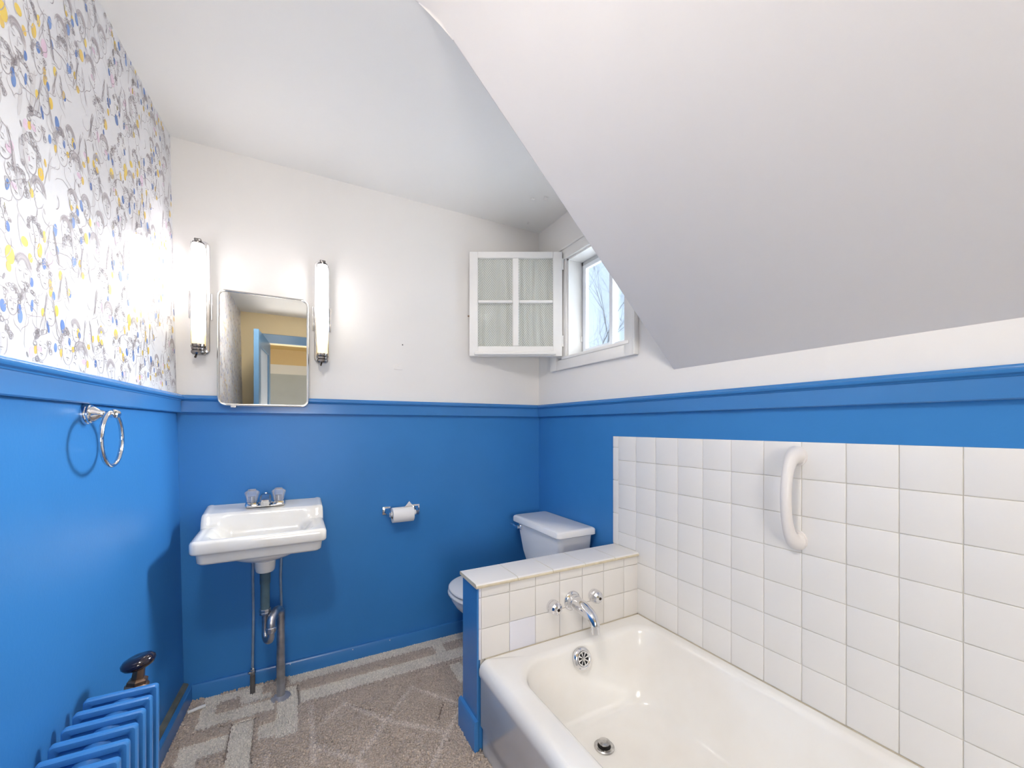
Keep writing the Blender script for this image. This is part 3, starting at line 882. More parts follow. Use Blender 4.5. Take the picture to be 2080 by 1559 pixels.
# ------------------------------------------------------------------ bathtub
def build_tub():
    tub = thing('bathtub', 'white enamelled bathtub set against the tiled wall', 'bathtub', (1.355, -1.57, 0))
    ox0, ox1, oy0, oy1 = 0.977, W - 0.0085, -2.335, PONY_F - 0.0035
    n = 10
    def ring(x0, x1, y0, y1, r, z):
        return [(x, y, z) for x, y in rrect(x0, x1, y0, y1, r, n)]
    rings = []
    e = 0.004
    rings.append(ring(ox0 + 0.012, ox1, oy0, oy1, e, 0.0))
    rings.append(ring(ox0 + 0.012, ox1, oy0, oy1, e, 0.085))
    rings.append(ring(ox0 + 0.004, ox1, oy0, oy1, e, 0.098))
    rings.append(ring(ox0 + 0.004, ox1, oy0, oy1, e, 0.262))
    rings.append(ring(ox0 - 0.002, ox1, oy0, oy1, e, 0.275))
    # rolled rim on the room side
    for t in range(0, 7):
        a = t / 6 * PI / 2
        rings.append(ring(ox0 - 0.002 + 0.032 * (1 - math.cos(a)), ox1, oy0, oy1 - 0.0 * t, e, 0.287 + 0.034 * math.sin(a)))
    # deck to inner edge
    ix0, ix1, iy0, iy1 = 1.060, 1.694, -2.235, -0.880
    rad = [0.095, 0.135, 0.16, 0.14]
    def inner(off, z, rr=0.0):
        return [(x, y, z) for x, y in rrect(ix0 + off, ix1 - off, iy0 + off, iy1 - off, [max(q - off * 0.3 + rr, 0.02) for q in rad], n)]
    rings.append(inner(-0.012, ZTUB - 0.001))
    for t in range(1, 6):
        a = t / 5 * PI / 2
        rings.append(inner(-0.012 + 0.022 * math.sin(a), ZTUB - 0.001 - 0.022 * (1 - math.cos(a))))
    # basin wall: straighter at the drain end, sloped at the far end
    def basin(s, z):
        # s 0..1 from rim to floor
        return [(x, y, z) for x, y in rrect(ix0 + 0.010 + 0.075 * s, ix1 - 0.010 - 0.065 * s, iy0 + 0.01 + 0.22 * s, iy1 - 0.010 - 0.055 * s, [0.095, 0.13, 0.15, 0.14], n)]
    for s, z in ((0.12, 0.27), (0.28, 0.22), (0.46, 0.165), (0.62, 0.12), (0.74, 0.092), (0.88, 0.07), (1.06, 0.057)):
        rings.append(basin(s, z))
    rings.append([(x, y, 0.050) for x, y in rrect(1.20, 1.56, -1.93, -1.00, 0.12, n)])
    rings.append([(x, y, 0.047) for x, y in rrect(1.27, 1.48, -1.80, -1.06, 0.08, n)])
    bm = NB(); loft(bm, rings, True, True)
    obj('tub_body', bm, 'enamel', tub, angle=50)
    # caulk bead along wall and pony wall
    bm = NB()
    tube(bm, [(1.0, PONY_F - 0.003, ZTUB), (1.72, PONY_F - 0.003, ZTUB)], 0.0022, 6)
    tube(bm, [(W - 0.0075, PONY_F - 0.006, ZTUB), (W - 0.0075, -2.33, ZTUB)], 0.0022, 6)
    obj('caulk_bead', bm, 'caulk', tub)
    # overflow grille
    c = Vector((1.352, -0.9075, 0.276)); ax = Vector((0, -1, 0.30)).normalized()
    a_, b_ = frame_of(ax)
    bm = NB()
    lathe(bm, [(0.0385, -0.004), (0.0385, 0.002), (0.036, 0.006), (0.029, 0.009), (0.0255, 0.0075), (0.0245, 0.006)], c, ax, 36)
    ov = obj('overflow_plate', bm, 'chrome', tub)
    bm = NB(); lathe(bm, [(0.0245, 0.0055), (0.0245, 0.0066)], c, ax, 32); obj('overflow_hole', bm, 'dark_hole', ov)
    bm = NB()
    lathe(bm, [(0.0075, 0.006), (0.0075, 0.0095), (0.004, 0.0105)], c, ax, 16)
    lathe(bm, [(0.0245, 0.0062), (0.0250, 0.009), (0.0215, 0.0090), (0.0215, 0.0062)], c, ax, 32)
    for k in range(8):
        t = 2 * PI * k / 8 + 0.2
        d = a_ * math.cos(t) + b_ * math.sin(t); s_ = ax.cross(d)
        rr = [[c + d * q + s_ * w + ax * h for (w, h) in ((-wd, 0.0062), (wd, 0.0062), (wd, 0.0088), (-wd, 0.0088))] for q, wd in ((0.006, 0.0016), (0.0225, 0.0028))]
        loft(bm, rr)
    obj('overflow_grille', bm, 'chrome_aged', ov)
    # drain
    d = Vector((1.337, -1.045, 0.052))
    bm = NB(); lathe(bm, [(0.034, -0.004), (0.034, 0.0), (0.031, 0.0025), (0.0225, 0.001), (0.021, -0.002)], d, (0, 0, 1), 32)
    dr = obj('drain_flange', bm, 'chrome_aged', tub)
    bm = NB(); lathe(bm, [(0.0215, -0.0025), (0.0215, -0.0008)], d, (0, 0, 1), 24); obj('drain_hole', bm, 'dark_hole', dr)
    bm = NB(); lathe(bm, [(0.010, -0.002), (0.010, 0.011), (0.0195, 0.012), (0.0200, 0.015), (0.017, 0.0165), (0, 0.0168)], d, (0, 0, 1), 28); obj('stopper', bm, 'chrome_aged', dr)
build_tub()

# ------------------------------------------------------------------ bath faucet
def build_bath_faucet():
    yF = PONY_F - 0.0018
    f = thing('bath_faucet', 'chrome wall-mounted bath spout with two round knobs on the half wall', 'faucet', (1.374, yF, 0.451))
    bm = NB()
    lathe(bm, [(0.0375, 0), (0.0375, 0.004), (0.035, 0.008), (0.031, 0.010), (0.0285, 0.012), (0.0285, 0.028), (0.027, 0.031)], (1.374, yF, 0.451), (0, -1, 0), 36)
    obj('escutcheon', bm, 'chrome', f)
    bm = NB()
    pts = [Vector((1.374, yF - 0.024, 0.451)), Vector((1.374, yF - 0.045, 0.4505)), Vector((1.374, yF - 0.075, 0.448)), Vector((1.374, yF - 0.105, 0.442))]
    pts += [Vector((1.374, yF - 0.105 - 0.037 * math.sin(t), 0.442 - 0.001 - 0.040 * (1 - math.cos(t)))) for t in (0.35, 0.7, 1.05, 1.35, 1.57)]
    pts += [Vector((1.374, yF - 0.143, 0.385))]
    tube(bm, pts, [0.0262, 0.0262, 0.0245, 0.0222, 0.021, 0.0195, 0.018, 0.0172, 0.0165, 0.0165], 24)
    obj('spout', bm, 'chrome', f)
    for x, z in ((1.281, 0.449), (1.480, 0.452)):
        bm = NB()
        lathe(bm, [(0.0255, 0), (0.0262, 0.006), (0.0255, 0.012)], (x, yF, z), (0, -1, 0), 30)
        k = obj('knob', bm, 'chrome', f)
        bm = NB()
        rings = []
        for r, h in ((0.0245, 0.011), (0.0265, 0.014), (0.0262, 0.024), (0.0235, 0.034), (0.018, 0.041), (0.010, 0.0445), (0.003, 0.045)):
            rings.append([Vector((x + r * (1 - 0.035 * (i % 2)) * math.cos(2 * PI * i / 24), yF - h, z + r * (1 - 0.035 * (i % 2)) * math.sin(2 * PI * i / 24))) for i in range(24)])
        loft(bm, rings); obj('knob_grip', bm, 'chrome', k, angle=20)
        bm = NB(); lathe(bm, [(0.006, 0.0445), (0.0055, 0.0462), (0, 0.0465)], (x, yF, z), (0, -1, 0), 14); obj('knob_button', bm, 'dark_metal', k)
build_bath_faucet()

# ------------------------------------------------------------------ grab bar
def build_grab():
    xw = W - 0.0064
    Yg = -1.447
    g = thing('grab_bar', 'white curved plastic grab bar on the tiled wall', 'grab bar', (xw, Yg, 0.92))
    bm = NB()
    N = 36; pts = []; rs = []
    for i in range(N + 1):
        t = i / N; u = 2 * t - 1          # -1 bottom, +1 top
        z = 0.922 + 0.126 * math.copysign(abs(math.sin(u * PI / 2)), u)
        out = 0.060 * (math.cos(u * PI / 2) ** 0.80 if abs(u) < 0.9999 else 0)
        pts.append(Vector((xw - out + 0.002, Yg, z)))
        rs.append(0.0145 + 0.0150 * abs(u) ** 4)
    tube(bm, pts, rs, 22)
    obj('grip', bm, 'grab_plastic', g, angle=60)
    for z in (0.922 + 0.124, 0.922 - 0.124):
        bm = NB(); lathe(bm, [(0.0302, 0), (0.0302, 0.003), (0.0285, 0.0065)], (xw + 0.001, Yg, z), (-1, 0, 0), 28, sy=1.0)
        obj('mount', bm, 'grab_plastic', g)
build_grab()

# ------------------------------------------------------------------ toilet
def build_toilet():
    cy = -0.318
    t = thing('toilet', 'white toilet with a square tank in the corner behind the half wall', 'toilet', (1.4, cy, 0))
    n = 5
    # tank (tapers downwards)
    rings = []
    for z, hw, xf in ((0.352, 0.150, 1.560), (0.362, 0.160, 1.553), (0.45, 0.186, 1.535), (0.55, 0.203, 1.523), (0.604, 0.210, 1.518)):
        rings.append([(x, y, z) for x, y in rrect(xf, 1.716, cy - hw, cy + hw, [0.02, 0.028, 0.028, 0.02], n)])
    bm = NB(); loft(bm, rings); obj('tank', bm, 'porcelain', t, angle=45)
    rings = []
    for o, z in ((0.004, 0.6035), (0.0, 0.607), (0.0, 0.628), (0.003, 0.634), (0.010, 0.638)):
        rr = []
        for x, y in rrect(1.500 + o, 1.724 - o, cy - 0.228 + o, cy + 0.228 - o, [0.015, 0.02, 0.02, 0.015], n):
            rr.append((x - (0.016 * (1 - ((y - cy) / 0.228) ** 2) if x < 1.6 else 0), y, z))
        rings.append(rr)
    bm = NB(); loft(bm, rings); obj('tank_lid', bm, 'porcelain', t, angle=28)
    # flush lever on the far upper corner of the front
    bm = NB()
    lathe(bm, [(0.0135, 0), (0.0135, 0.004), (0.009, 0.008), (0.008, 0.016), (0.0095, 0.018), (0.0085, 0.024), (0, 0.026)], (1.519, cy + 0.165, 0.580), (-1, 0, 0), 18)
    tube(bm, [(1.500, cy + 0.165, 0.580), (1.497, cy + 0.190, 0.582), (1.495, cy + 0.222, 0.586), (1.495, cy + 0.234, 0.587)], [0.0045, 0.0045, 0.0055, 0.0065], 10)
    obj('flush_lever', bm, 'chrome', t)
    # bowl: lofted ovals, axis along x
    def oval(x0, x1, hw, z, p=2.25, nn=40):
        out = []; cx = (x0 + x1) / 2; a = (x1 - x0) / 2
        for i in range(nn):
            th = 2 * PI * i / nn; c, s = math.cos(th), math.sin(th)
            w = hw * (1.0 if c > 0 else 1.0)
            out.append((cx + a * math.copysign(abs(c) ** (2 / p), c), cy + w * math.copysign(abs(s) ** (2 / p), s), z))
        return out
    rings = [oval(1.22, 1.66, 0.112, 0.0, 2.8), oval(1.22, 1.66, 0.112, 0.012, 2.8), oval(1.235, 1.65, 0.10, 0.03, 2.6), oval(1.245, 1.645, 0.092, 0.09, 2.4), oval(1.235, 1.65, 0.098, 0.14, 2.3), oval(1.19, 1.66, 0.125, 0.19, 2.2),
             oval(1.13, 1.67, 0.155, 0.24, 2.2), oval(1.085, 1.675, 0.172, 0.285, 2.2), oval(1.066, 1.68, 0.180, 0.315, 2.2), oval(1.066, 1.68, 0.180, 0.328, 2.2), oval(1.075, 1.672, 0.172, 0.333, 2.2)]
    bm = NB(); loft(bm, rings); obj('bowl', bm, 'porcelain', t, angle=60)
    def slab(x0, x1, hw, z0, z1, e, dome, nm, m_):
        rr = [oval(x0 + e, x1 - e, hw - e, z0, 2.3), oval(x0, x1, hw, z0 + e * .8, 2.3), oval(x0, x1, hw, z1 - e, 2.3), oval(x0 + e * .5, x1 - e * .5, hw - e * .5, z1 - e * .3, 2.3), oval(x0 + e * 1.6, x1 - e * 1.6, hw - e * 1.6, z1, 2.3),
              oval(x0 + 0.07, x1 - 0.07, hw - 0.07, z1 + dome, 2.2), oval(x0 + 0.15, x1 - 0.15, hw - 0.13, z1 + dome * 1.2, 2.1)]
        bm = NB(); loft(bm, rr); return obj(nm, bm, m_, t, angle=60)
    slab(1.052, 1.50, 0.186, 0.336, 0.354, 0.006, 0.0, 'seat', 'seat_plastic')
    slab(1.055, 1.505, 0.184, 0.357, 0.374, 0.007, 0.003, 'seat_lid', 'seat_plastic')
    for s in (-1, 1):
        bm = NB(); lathe(bm, [(0.011, -0.02), (0.012, -0.018), (0.012, 0.018), (0.011, 0.02)], (1.512, cy + s * 0.075, 0.356), (0, 1, 0), 16); obj('seat_hinge', bm, 'seat_plastic', t)
build_toilet()

# ------------------------------------------------------------------ sink
def build_sink():
    sx0, sx1, sy0, sy1 = 0.093, 0.527, -0.362, -0.002
    s = thing('wall_hung_sink', 'white rectangular wall-hung sink with a raised back ledge', 'sink', (0.31, -0.18, 0.70))
    def sm(a, b, x):
        t = min(max((x - a) / (b - a), 0), 1); return t * t * (3 - 2 * t)
    def ztop(x, y):
        edge = min(x - sx0, sx1 - x, y - sy0)
        base = 0.7325 + 0.004 * sm(-0.36, -0.2, y)
        # ledge rises behind y=-0.145
        k = sm(-0.150, -0.116, y)
        z = base + (0.7865 + 0.015 * max(0.0, (y + 0.116) / 0.114) - base) * k
        # shallow groove line on the ledge front
        # basin
        bx0, bx1, by0, by1 = sx0 + 0.030, sx1 - 0.030, sy0 + 0.018, -0.116
        dx = min(x - bx0, bx1 - x); dy = min(y - by0, by1 - y)
        d = min(dx, dy)
        if dx < 0.07 and dy < 0.07:     # rounded basin corners
            d = 0.07 - math.hypot(0.07 - dx, 0.07 - dy)
        if d > 0:
            depth = 0.085 * sm(0, 0.085, d) + 0.014 * sm(0.05, 0.12, d)
            z -= depth
        # raised rolled edge
        if edge < 0.02:
            z += 0.0022 * math.sin(PI * min(max(edge / 0.02, 0), 1))
        return z
    NX, NY = 84, 84
    rc = 0.022
    def fit(x, y):
        # pull the front corners onto an arc
        for cxx, sg in ((sx0 + rc, -1), (sx1 - rc, 1)):
            if (x - cxx) * sg > 0 and y < sy0 + rc:
                dx, dy = (x - cxx) * sg, (sy0 + rc) - y
                m_ = max(dx, dy); L = math.hypot(dx, dy)
                if L > 0:
                    f_ = m_ / L
                    return cxx + sg * dx * f_, (sy0 + rc) - dy * f_
        return x, y
    bm = NB()
    inset = 0.007
    g = []
    for j in range(NY + 1):
        row = []
        for i in range(NX + 1):
            x = sx0 + (sx1 - sx0) * i / NX; y = sy0 + (sy1 - sy0) * j / NY
            fx, fy = fit(x, y)
            ex = 0.31 + (fx - 0.31) * (1 - inset / 0.217); ey = fy + inset * sm(-0.20, sy0, fy)
            row.append(bm.verts.new((ex, ey, ztop(fx, fy))))
        g.append(row)
    for j in range(NY):
        for i in range(NX):
            bm.faces.new((g[j][i], g[j][i + 1], g[j + 1][i + 1], g[j + 1][i]))
    loop = g[0][:] + [g[j][NX] for j in range(1, NY + 1)] + [g[NY][i] for i in range(NX - 1, -1, -1)] + [g[j][0] for j in range(NY - 1, 0, -1)]
    def outl(ins, zf):
        out = []
        idx = [(i, 0) for i in range(NX + 1)] + [(NX, j) for j in range(1, NY + 1)] + [(i, NY) for i in range(NX - 1, -1, -1)] + [(0, j) for j in range(NY - 1, 0, -1)]
        for i, j in idx:
            x = sx0 + (sx1 - sx0) * i / NX; y = sy0 + (sy1 - sy0) * j / NY
            fx, fy = fit(x, y)
            ex = 0.31 + (fx - 0.31) * (1 - ins / 0.217); ey = min(fy + ins * sm(-0.05, -0.30, fy), sy1)
            out.append(bm.verts.new((ex, ey, zf(fx, fy))))
        return out
    steps = [(0.0025, lambda x, y: ztop(x, y) - 0.0025), (0.0, lambda x, y: ztop(x, y) - 0.009), (0.0, lambda x, y: 0.694), (0.003, lambda x, y: 0.688), (0.012, lambda x, y: 0.685), (0.015, lambda x, y: 0.681), (0.018, lambda x, y: 0.654), (0.024, lambda x, y: 0.647), (0.035, lambda x, y: 0.645)]
    prev = loop
    for ins, zf in steps:
        cur = outl(ins, zf)
        for i in range(len(prev)):
            j = (i + 1) % len(prev)
            bm.faces.new((prev[i], prev[j], cur[j], cur[i]))
        prev = cur
    bm.faces.new(prev)
    obj('basin', bm, 'sink_china', s, angle=45)
    # bowl belly and drain boss below
    bm = NB()
    prof = [(0.135, 0.650), (0.132, 0.640), (0.118, 0.628), (0.095, 0.617), (0.070, 0.608), (0.045, 0.602), (0.0375, 0.597), (0.036, 0.570), (0.034, 0.558), (0.030, 0.552)]
    lathe(bm, [(r, z - 0.6) for r, z in prof], (0.312, -0.195, 0.6), (0, 0, 1), 48, a=(1, 0, 0), b=(0, 1, 0), sx=1.0, sy=1.0)
    obj('bowl_underside', bm, 'sink_china', s, angle=50)
    bm = NB()
    lathe(bm, [(0.022, -0.001), (0.022, 0.002), (0.019, 0.003), (0.017, 0.001)], (0.312, -0.235, 0.637), (0, 0, 1), 24); obj('sink_drain', bm, 'chrome_aged', s)
build_sink()

def build_sink_faucet():
    zt = 0.7945
    cx, cy = 0.308, -0.066
    f = thing('sink_faucet', 'small chrome faucet with two clear knobs on the sink ledge', 'faucet', (cx, cy, zt))
    bm = NB(); box(bm, cx - 0.071, cx + 0.071, cy - 0.027, cy + 0.025, zt - 0.002, zt + 0.006, 0.005, 3); obj('base_plate', bm, 'chrome_aged', f)
    for x in (cx - 0.050, cx + 0.048):
        bm = NB()
        rings = [[(px, py, z) for px, py in rrect(x - w, x + w, cy - w * 0.92, cy + w * 0.92, 0.008, 4)] for z, w in ((zt + 0.004, 0.0250), (zt + 0.008, 0.0250), (zt + 0.017, 0.0225), (zt + 0.019, 0.016))]
        loft(bm, rings); h = obj('handle_base', bm, 'chrome', f)
        bm = NB()
        rings = []
        for r, z in ((0.0165, 0.019), (0.0190, 0.022), (0.0235, 0.044), (0.0272, 0.056), (0.0272, 0.060), (0.0205, 0.067), (0.0155, 0.068), (0.0145, 0.073), (0.008, 0.074)):
            rings.append([Vector((x + r * (1 - 0.07 * (i % 2)) * math.cos(2 * PI * i / 20), cy + r * (1 - 0.07 * (i % 2)) * math.sin(2 * PI * i / 20), zt + z)) for i in range(20)])
        loft(bm, rings); obj('knob', bm, 'crystal', h, angle=15, label='clear faceted acrylic knob')
        bm = NB(); lathe(bm, [(0.008, 0.018), (0.008, 0.045), (0.004, 0.047)], (x, cy, zt), (0, 0, 1), 12); obj('knob_stem', bm, 'chrome_aged', h)
    bm = NB()
    rings = []
    for y, zc_, w, hh in ((cy + 0.022, 0.018, 0.018, 0.013), (cy + 0.012, 0.026, 0.020, 0.020), (cy - 0.008, 0.029, 0.0205, 0.023), (cy - 0.03, 0.029, 0.020, 0.018), (cy - 0.05, 0.027, 0.019, 0.014), (cy - 0.066, 0.024, 0.018, 0.012), (cy - 0.073, 0.020, 0.015, 0.010)):
        rings.append([(px, y, zt + pz) for px, pz in rrect(cx - w, cx + w, zc_ - hh, zc_ + hh, min(hh, w) * 0.55, 4)])
    loft(bm, rings); obj('spout', bm, 'chrome_aged', f)
    bm = NB(); lathe(bm, [(0.0055, 0), (0.0055, 0.012), (0.008, 0.014), (0.0075, 0.019), (0, 0.021)], (cx, cy + 0.012, zt + 0.036), (0, 0, 1), 14); obj('pop_up_rod', bm, 'chrome', f)
build_sink_faucet()

# ------------------------------------------------------------------ sink drain and supply pipes
def build_drain():
    d = thing('drain_pipe', 'bent metal drain trap and pipe running from the sink to the floor', 'pipe', (0.366, -0.157, 0))
    T = Vector((0.312, -0.200, 0)); U = Vector((0.334, -0.243, 0)); Sx = Vector((0.366, -0.157, 0))
    bm = NB(); lathe(bm, [(0.0185, 0.560), (0.0185, 0.505), (0.0165, 0.502), (0.0165, 0.398)], T, (0, 0, 1), 24); obj('tailpiece', bm, 'painted_pipe', d)
    bm = NB(); lathe(bm, [(0.0195, 0.404), (0.021, 0.402), (0.021, 0.394), (0.0185, 0.391), (0.020, 0.389), (0.020, 0.382), (0.017, 0.380)], T, (0, 0, 1), 10); obj('slip_nut', bm, 'nickel_pipe', d, angle=25)
    # J bend
    mid = (T + U) / 2; rad = (U - T).length / 2; ud = (T - U).normalized()
    pts = [T + Vector((0, 0, 0.385)), T + Vector((0, 0, 0.34))] + [mid + Vector((0, 0, 0.312)) + ud * rad * math.cos(a) - Vector((0, 0, 1)) * rad * 1.15 * math.sin(a) for a in [PI * i / 12 for i in range(13)]] + [U + Vector((0, 0, 0.335))]
    bm = NB(); tube(bm, pts, [0.0115] * 2 + [0.012 + 0.003 * math.sin(PI * i / 12) for i in range(13)] + [0.0145], 18); obj('trap_bend', bm, 'nickel_pipe', d)
    bm = NB(); lathe(bm, [(0.0175, 0.343), (0.0195, 0.340), (0.0195, 0.332), (0.0175, 0.329), (0.018, 0.324), (0.016, 0.320)], U, (0, 0, 1), 12); obj('slip_nut', bm, 'nickel_pipe', d, angle=25)
    # arch over to the stand pipe
    mid = (U + Sx) / 2; rad = (U - Sx).length / 2; ud = (U - Sx).normalized()
    pts = [U + Vector((0, 0, 0.330))] + [mid + Vector((0, 0, 0.352)) + ud * rad * math.cos(a) + Vector((0, 0, 1)) * 0.034 * math.sin(a) for a in [PI * i / 14 for i in range(15)]] + [Sx + Vector((0, 0, 0.30)), Sx + Vector((0, 0, 0.1)), Sx + Vector((0, 0, 0.0))]
    bm = NB(); tube(bm, pts, 0.0158, 20); obj('stand_pipe', bm, 'nickel_pipe', d)
    bm = NB(); lathe(bm, [(0.017, 0.016), (0.022, 0.014), (0.036, 0.009), (0.040, 0.002), (0.040, 0.0)], Sx, (0, 0, 1), 28); obj('floor_flange', bm, 'flange_metal', d)
build_drain()
def supply(name, x, y, ztop_, label, bend):
    o = thing(name, label, 'pipe', (x, y, 0), 'supply pipes under the sink')
    bm = NB()
    tube(bm, [(x, y, 0.10), (x + 0.001, y, 0.2), (x + 0.002 + bend, y, 0.33), (x + 0.001, y, 0.48), (x + bend * 2, y - 0.004, 0.60), (x + bend * 2, y - 0.004, ztop_)], 0.0052, 12)
    obj('riser', bm, 'copper_pipe', o)
    bm = NB(); tube(bm, [(x, y, 0.0), (x, y, 0.095)], 0.0095, 14); obj('floor_stub', bm, 'dark_pipe', o)
    bm = NB()
    lathe(bm, [(0.0105, 0.085), (0.0115, 0.088), (0.0115, 0.100), (0.009, 0.103), (0.0095, 0.108), (0.007, 0.114)], (x, y, 0), (0, 0, 1), 8)
    tube(bm, [(x - 0.006, y, 0.096), (x - 0.016, y - 0.004, 0.094)], [0.004, 0.0055], 8)
    obj('stop_valve', bm, 'chrome_aged', o, angle=25)
supply('supply_pipe', 0.260, -0.070, 0.66, 'thin metal water pipe left of the drain under the sink', 0.001)
supply('supply_pipe', 0.362, -0.068, 0.66, 'thin metal water pipe behind the drain standpipe under the sink', 0.0025)

# ------------------------------------------------------------------ toilet paper
def build_paper():
    zc = 0.712
    h = thing('paper_holder', 'chrome toilet paper holder on the blue wall', 'paper holder', (0.90, 0, zc))
    for x, nm in ((0.826, 'arm'), (0.974, 'arm')):
        sg = 1 if x < 0.9 else -1
        bm = NB()
        box(bm, x - 0.021, x + 0.021, -0.007, 0.0, zc - 0.022, zc + 0.018, 0.003, 2)
        box(bm, x - 0.017, x + 0.017, -0.011, -0.006, zc - 0.016, zc + 0.013, 0.003, 2)
        loft(bm, [[(x + a, -0.008, zc + b) for a, b in ((-0.012, -0.012), (0.012, -0.012), (0.012, 0.012), (-0.012, 0.012))],
                  [(x + sg * 0.004 + a, -0.045, zc - 0.004 + b) for a, b in ((-0.006, -0.010), (0.006, -0.010), (0.006, 0.010), (-0.006, 0.010))],
                  [(x + sg * 0.006 + a, -0.068, zc - 0.012 + b) for a, b in ((-0.005, -0.011), (0.005, -0.011), (0.005, 0.010), (-0.005, 0.010))]])
        obj('arm', bm, 'chrome', h, angle=25)
    yc, zr = -0.056, zc - 0.012
    bm = NB(); lathe(bm, [(0.005, 0.0), (0.0125, 0.003), (0.0125, 0.128), (0.005, 0.131)], (0.832, yc, zr), (1, 0, 0), 18); obj('spindle', bm, 'seat_plastic', h)
    r = thing('toilet_roll', 'nearly used roll of white toilet paper on the wall holder', 'toilet paper', (0.9, yc, zr))
    bm = NB(); x0, x1 = 0.843, 0.946
    R0 = 0.037; Ri = 0.0185
    yc2, zr2 = yc, zr - (Ri - 0.0125)
    segs = 40
    def ring(rr, x): return [Vector((x, yc2 + rr * math.cos(2 * PI * i / segs), zr2 + rr * math.sin(2 * PI * i / segs))) for i in range(segs)]
    rings = [ring(Ri, x0), ring(R0 - 0.001, x0), ring(R0, x0 + 0.001), ring(R0, x1 - 0.001), ring(R0 - 0.001, x1), ring(Ri, x1), ring(Ri, x0)]
    rv = loft(bm, rings, False, False)
    obj('paper_layers', bm, 'paper', r, angle=40)
    bm = NB(); rings = [ring(Ri + 0.0002, x0 - 0.001), ring(Ri + 0.0002, x1 + 0.001), ring(Ri - 0.0012, x1 + 0.001), ring(Ri - 0.0012, x0 - 0.001), ring(Ri + 0.0002, x0 - 0.001)]
    loft(bm, rings, False, False); obj('cardboard_core', bm, 'cardboard', r, angle=40)
    # torn loose end lifting towards a point on the right
    bm = NB()
    n = 16; a0 = PI * 0.62
    top = []; bot = []
    for i in range(n + 1):
        x = x0 + 0.002 + (x1 - x0 - 0.004) * i / n; t = i / n
        up = 0.034 * max(0, 1 - abs(t - 0.80) / 0.42) ** 2.2
        cyl = lambda a, rr: Vector((x, yc2 + rr * math.cos(a), zr2 + rr * math.sin(a)))
        rowp = [cyl(a0 + 0.5 * PI * 0.0 - 1.6, R0 + 0.0006), cyl(a0 - 0.8, R0 + 0.0007), cyl(a0 - 0.3, R0 + 0.001), cyl(a0, R0 + 0.0012) + Vector((0, 0.002, up * 0.4)), cyl(a0 + 0.12, R0 + 0.001) + Vector((0, 0.006, up))]
        top.append(rowp)
    g = [[bm.verts.new(p) for p in rp] for rp in top]
    g2 = [[bm.verts.new(p + Vector((0, 0.0003, 0.0005))) for p in rp] for rp in top]
    for i in range(n):
        for j in range(4):
            bm.faces.new((g[i][j], g[i + 1][j], g[i + 1][j + 1], g[i][j + 1]))
            bm.faces.new((g2[i][j + 1], g2[i + 1][j + 1], g2[i + 1][j], g2[i][j]))
    obj('loose_sheet', bm, 'paper', r, angle=60)
build_paper()

# ------------------------------------------------------------------ mirror
def build_mirror():
    x0, x1, z0, z1 = 0.133, 0.475, 1.219, 1.707
    yb, yf = -0.034, -0.047
    m_ = thing('wall_mirror', 'rounded steel-rimmed mirror above the sink', 'mirror', (0.304, 0, z0))
    bm = NB(); box(bm, 0.18, 0.43, yb, -0.0, 1.30, 1.66); obj('backing', bm, 'white_trim', m_, smooth=False)
    def rr(o, y): return [(x, y, z) for x, z in rrect(x0 + o, x1 - o, z0 + o, z1 - o, 0.030 - o * 0.8, 8)]
    bm = NB(); loft(bm, [rr(0.0, yb), rr(0.0, yf + 0.004), rr(0.002, yf + 0.001), rr(0.005, yf), rr(0.0085, yf + 0.0015), rr(0.009, yf + 0.004), rr(0.009, yb)], False, False)
    loft(bm, [rr(0.0, yb), rr(0.009, yb)], False, False)
    obj('rim', bm, 'mirror_rim', m_, angle=40)
    bm = NB(); loft(bm, [rr(0.0085, yf + 0.008), rr(0.0085, yf + 0.0042), rr(0.010, yf + 0.0035)]); obj('mirror_glass', bm, 'mirror_glass', m_, angle=20)
    bm = NB(); box(bm, 0.180, 0.200, yb - 0.016, -0.020, z0 - 0.006, z0 + 0.004, 0.001, 1); obj('mirror_clip', bm, 'chrome_aged', m_)
build_mirror()

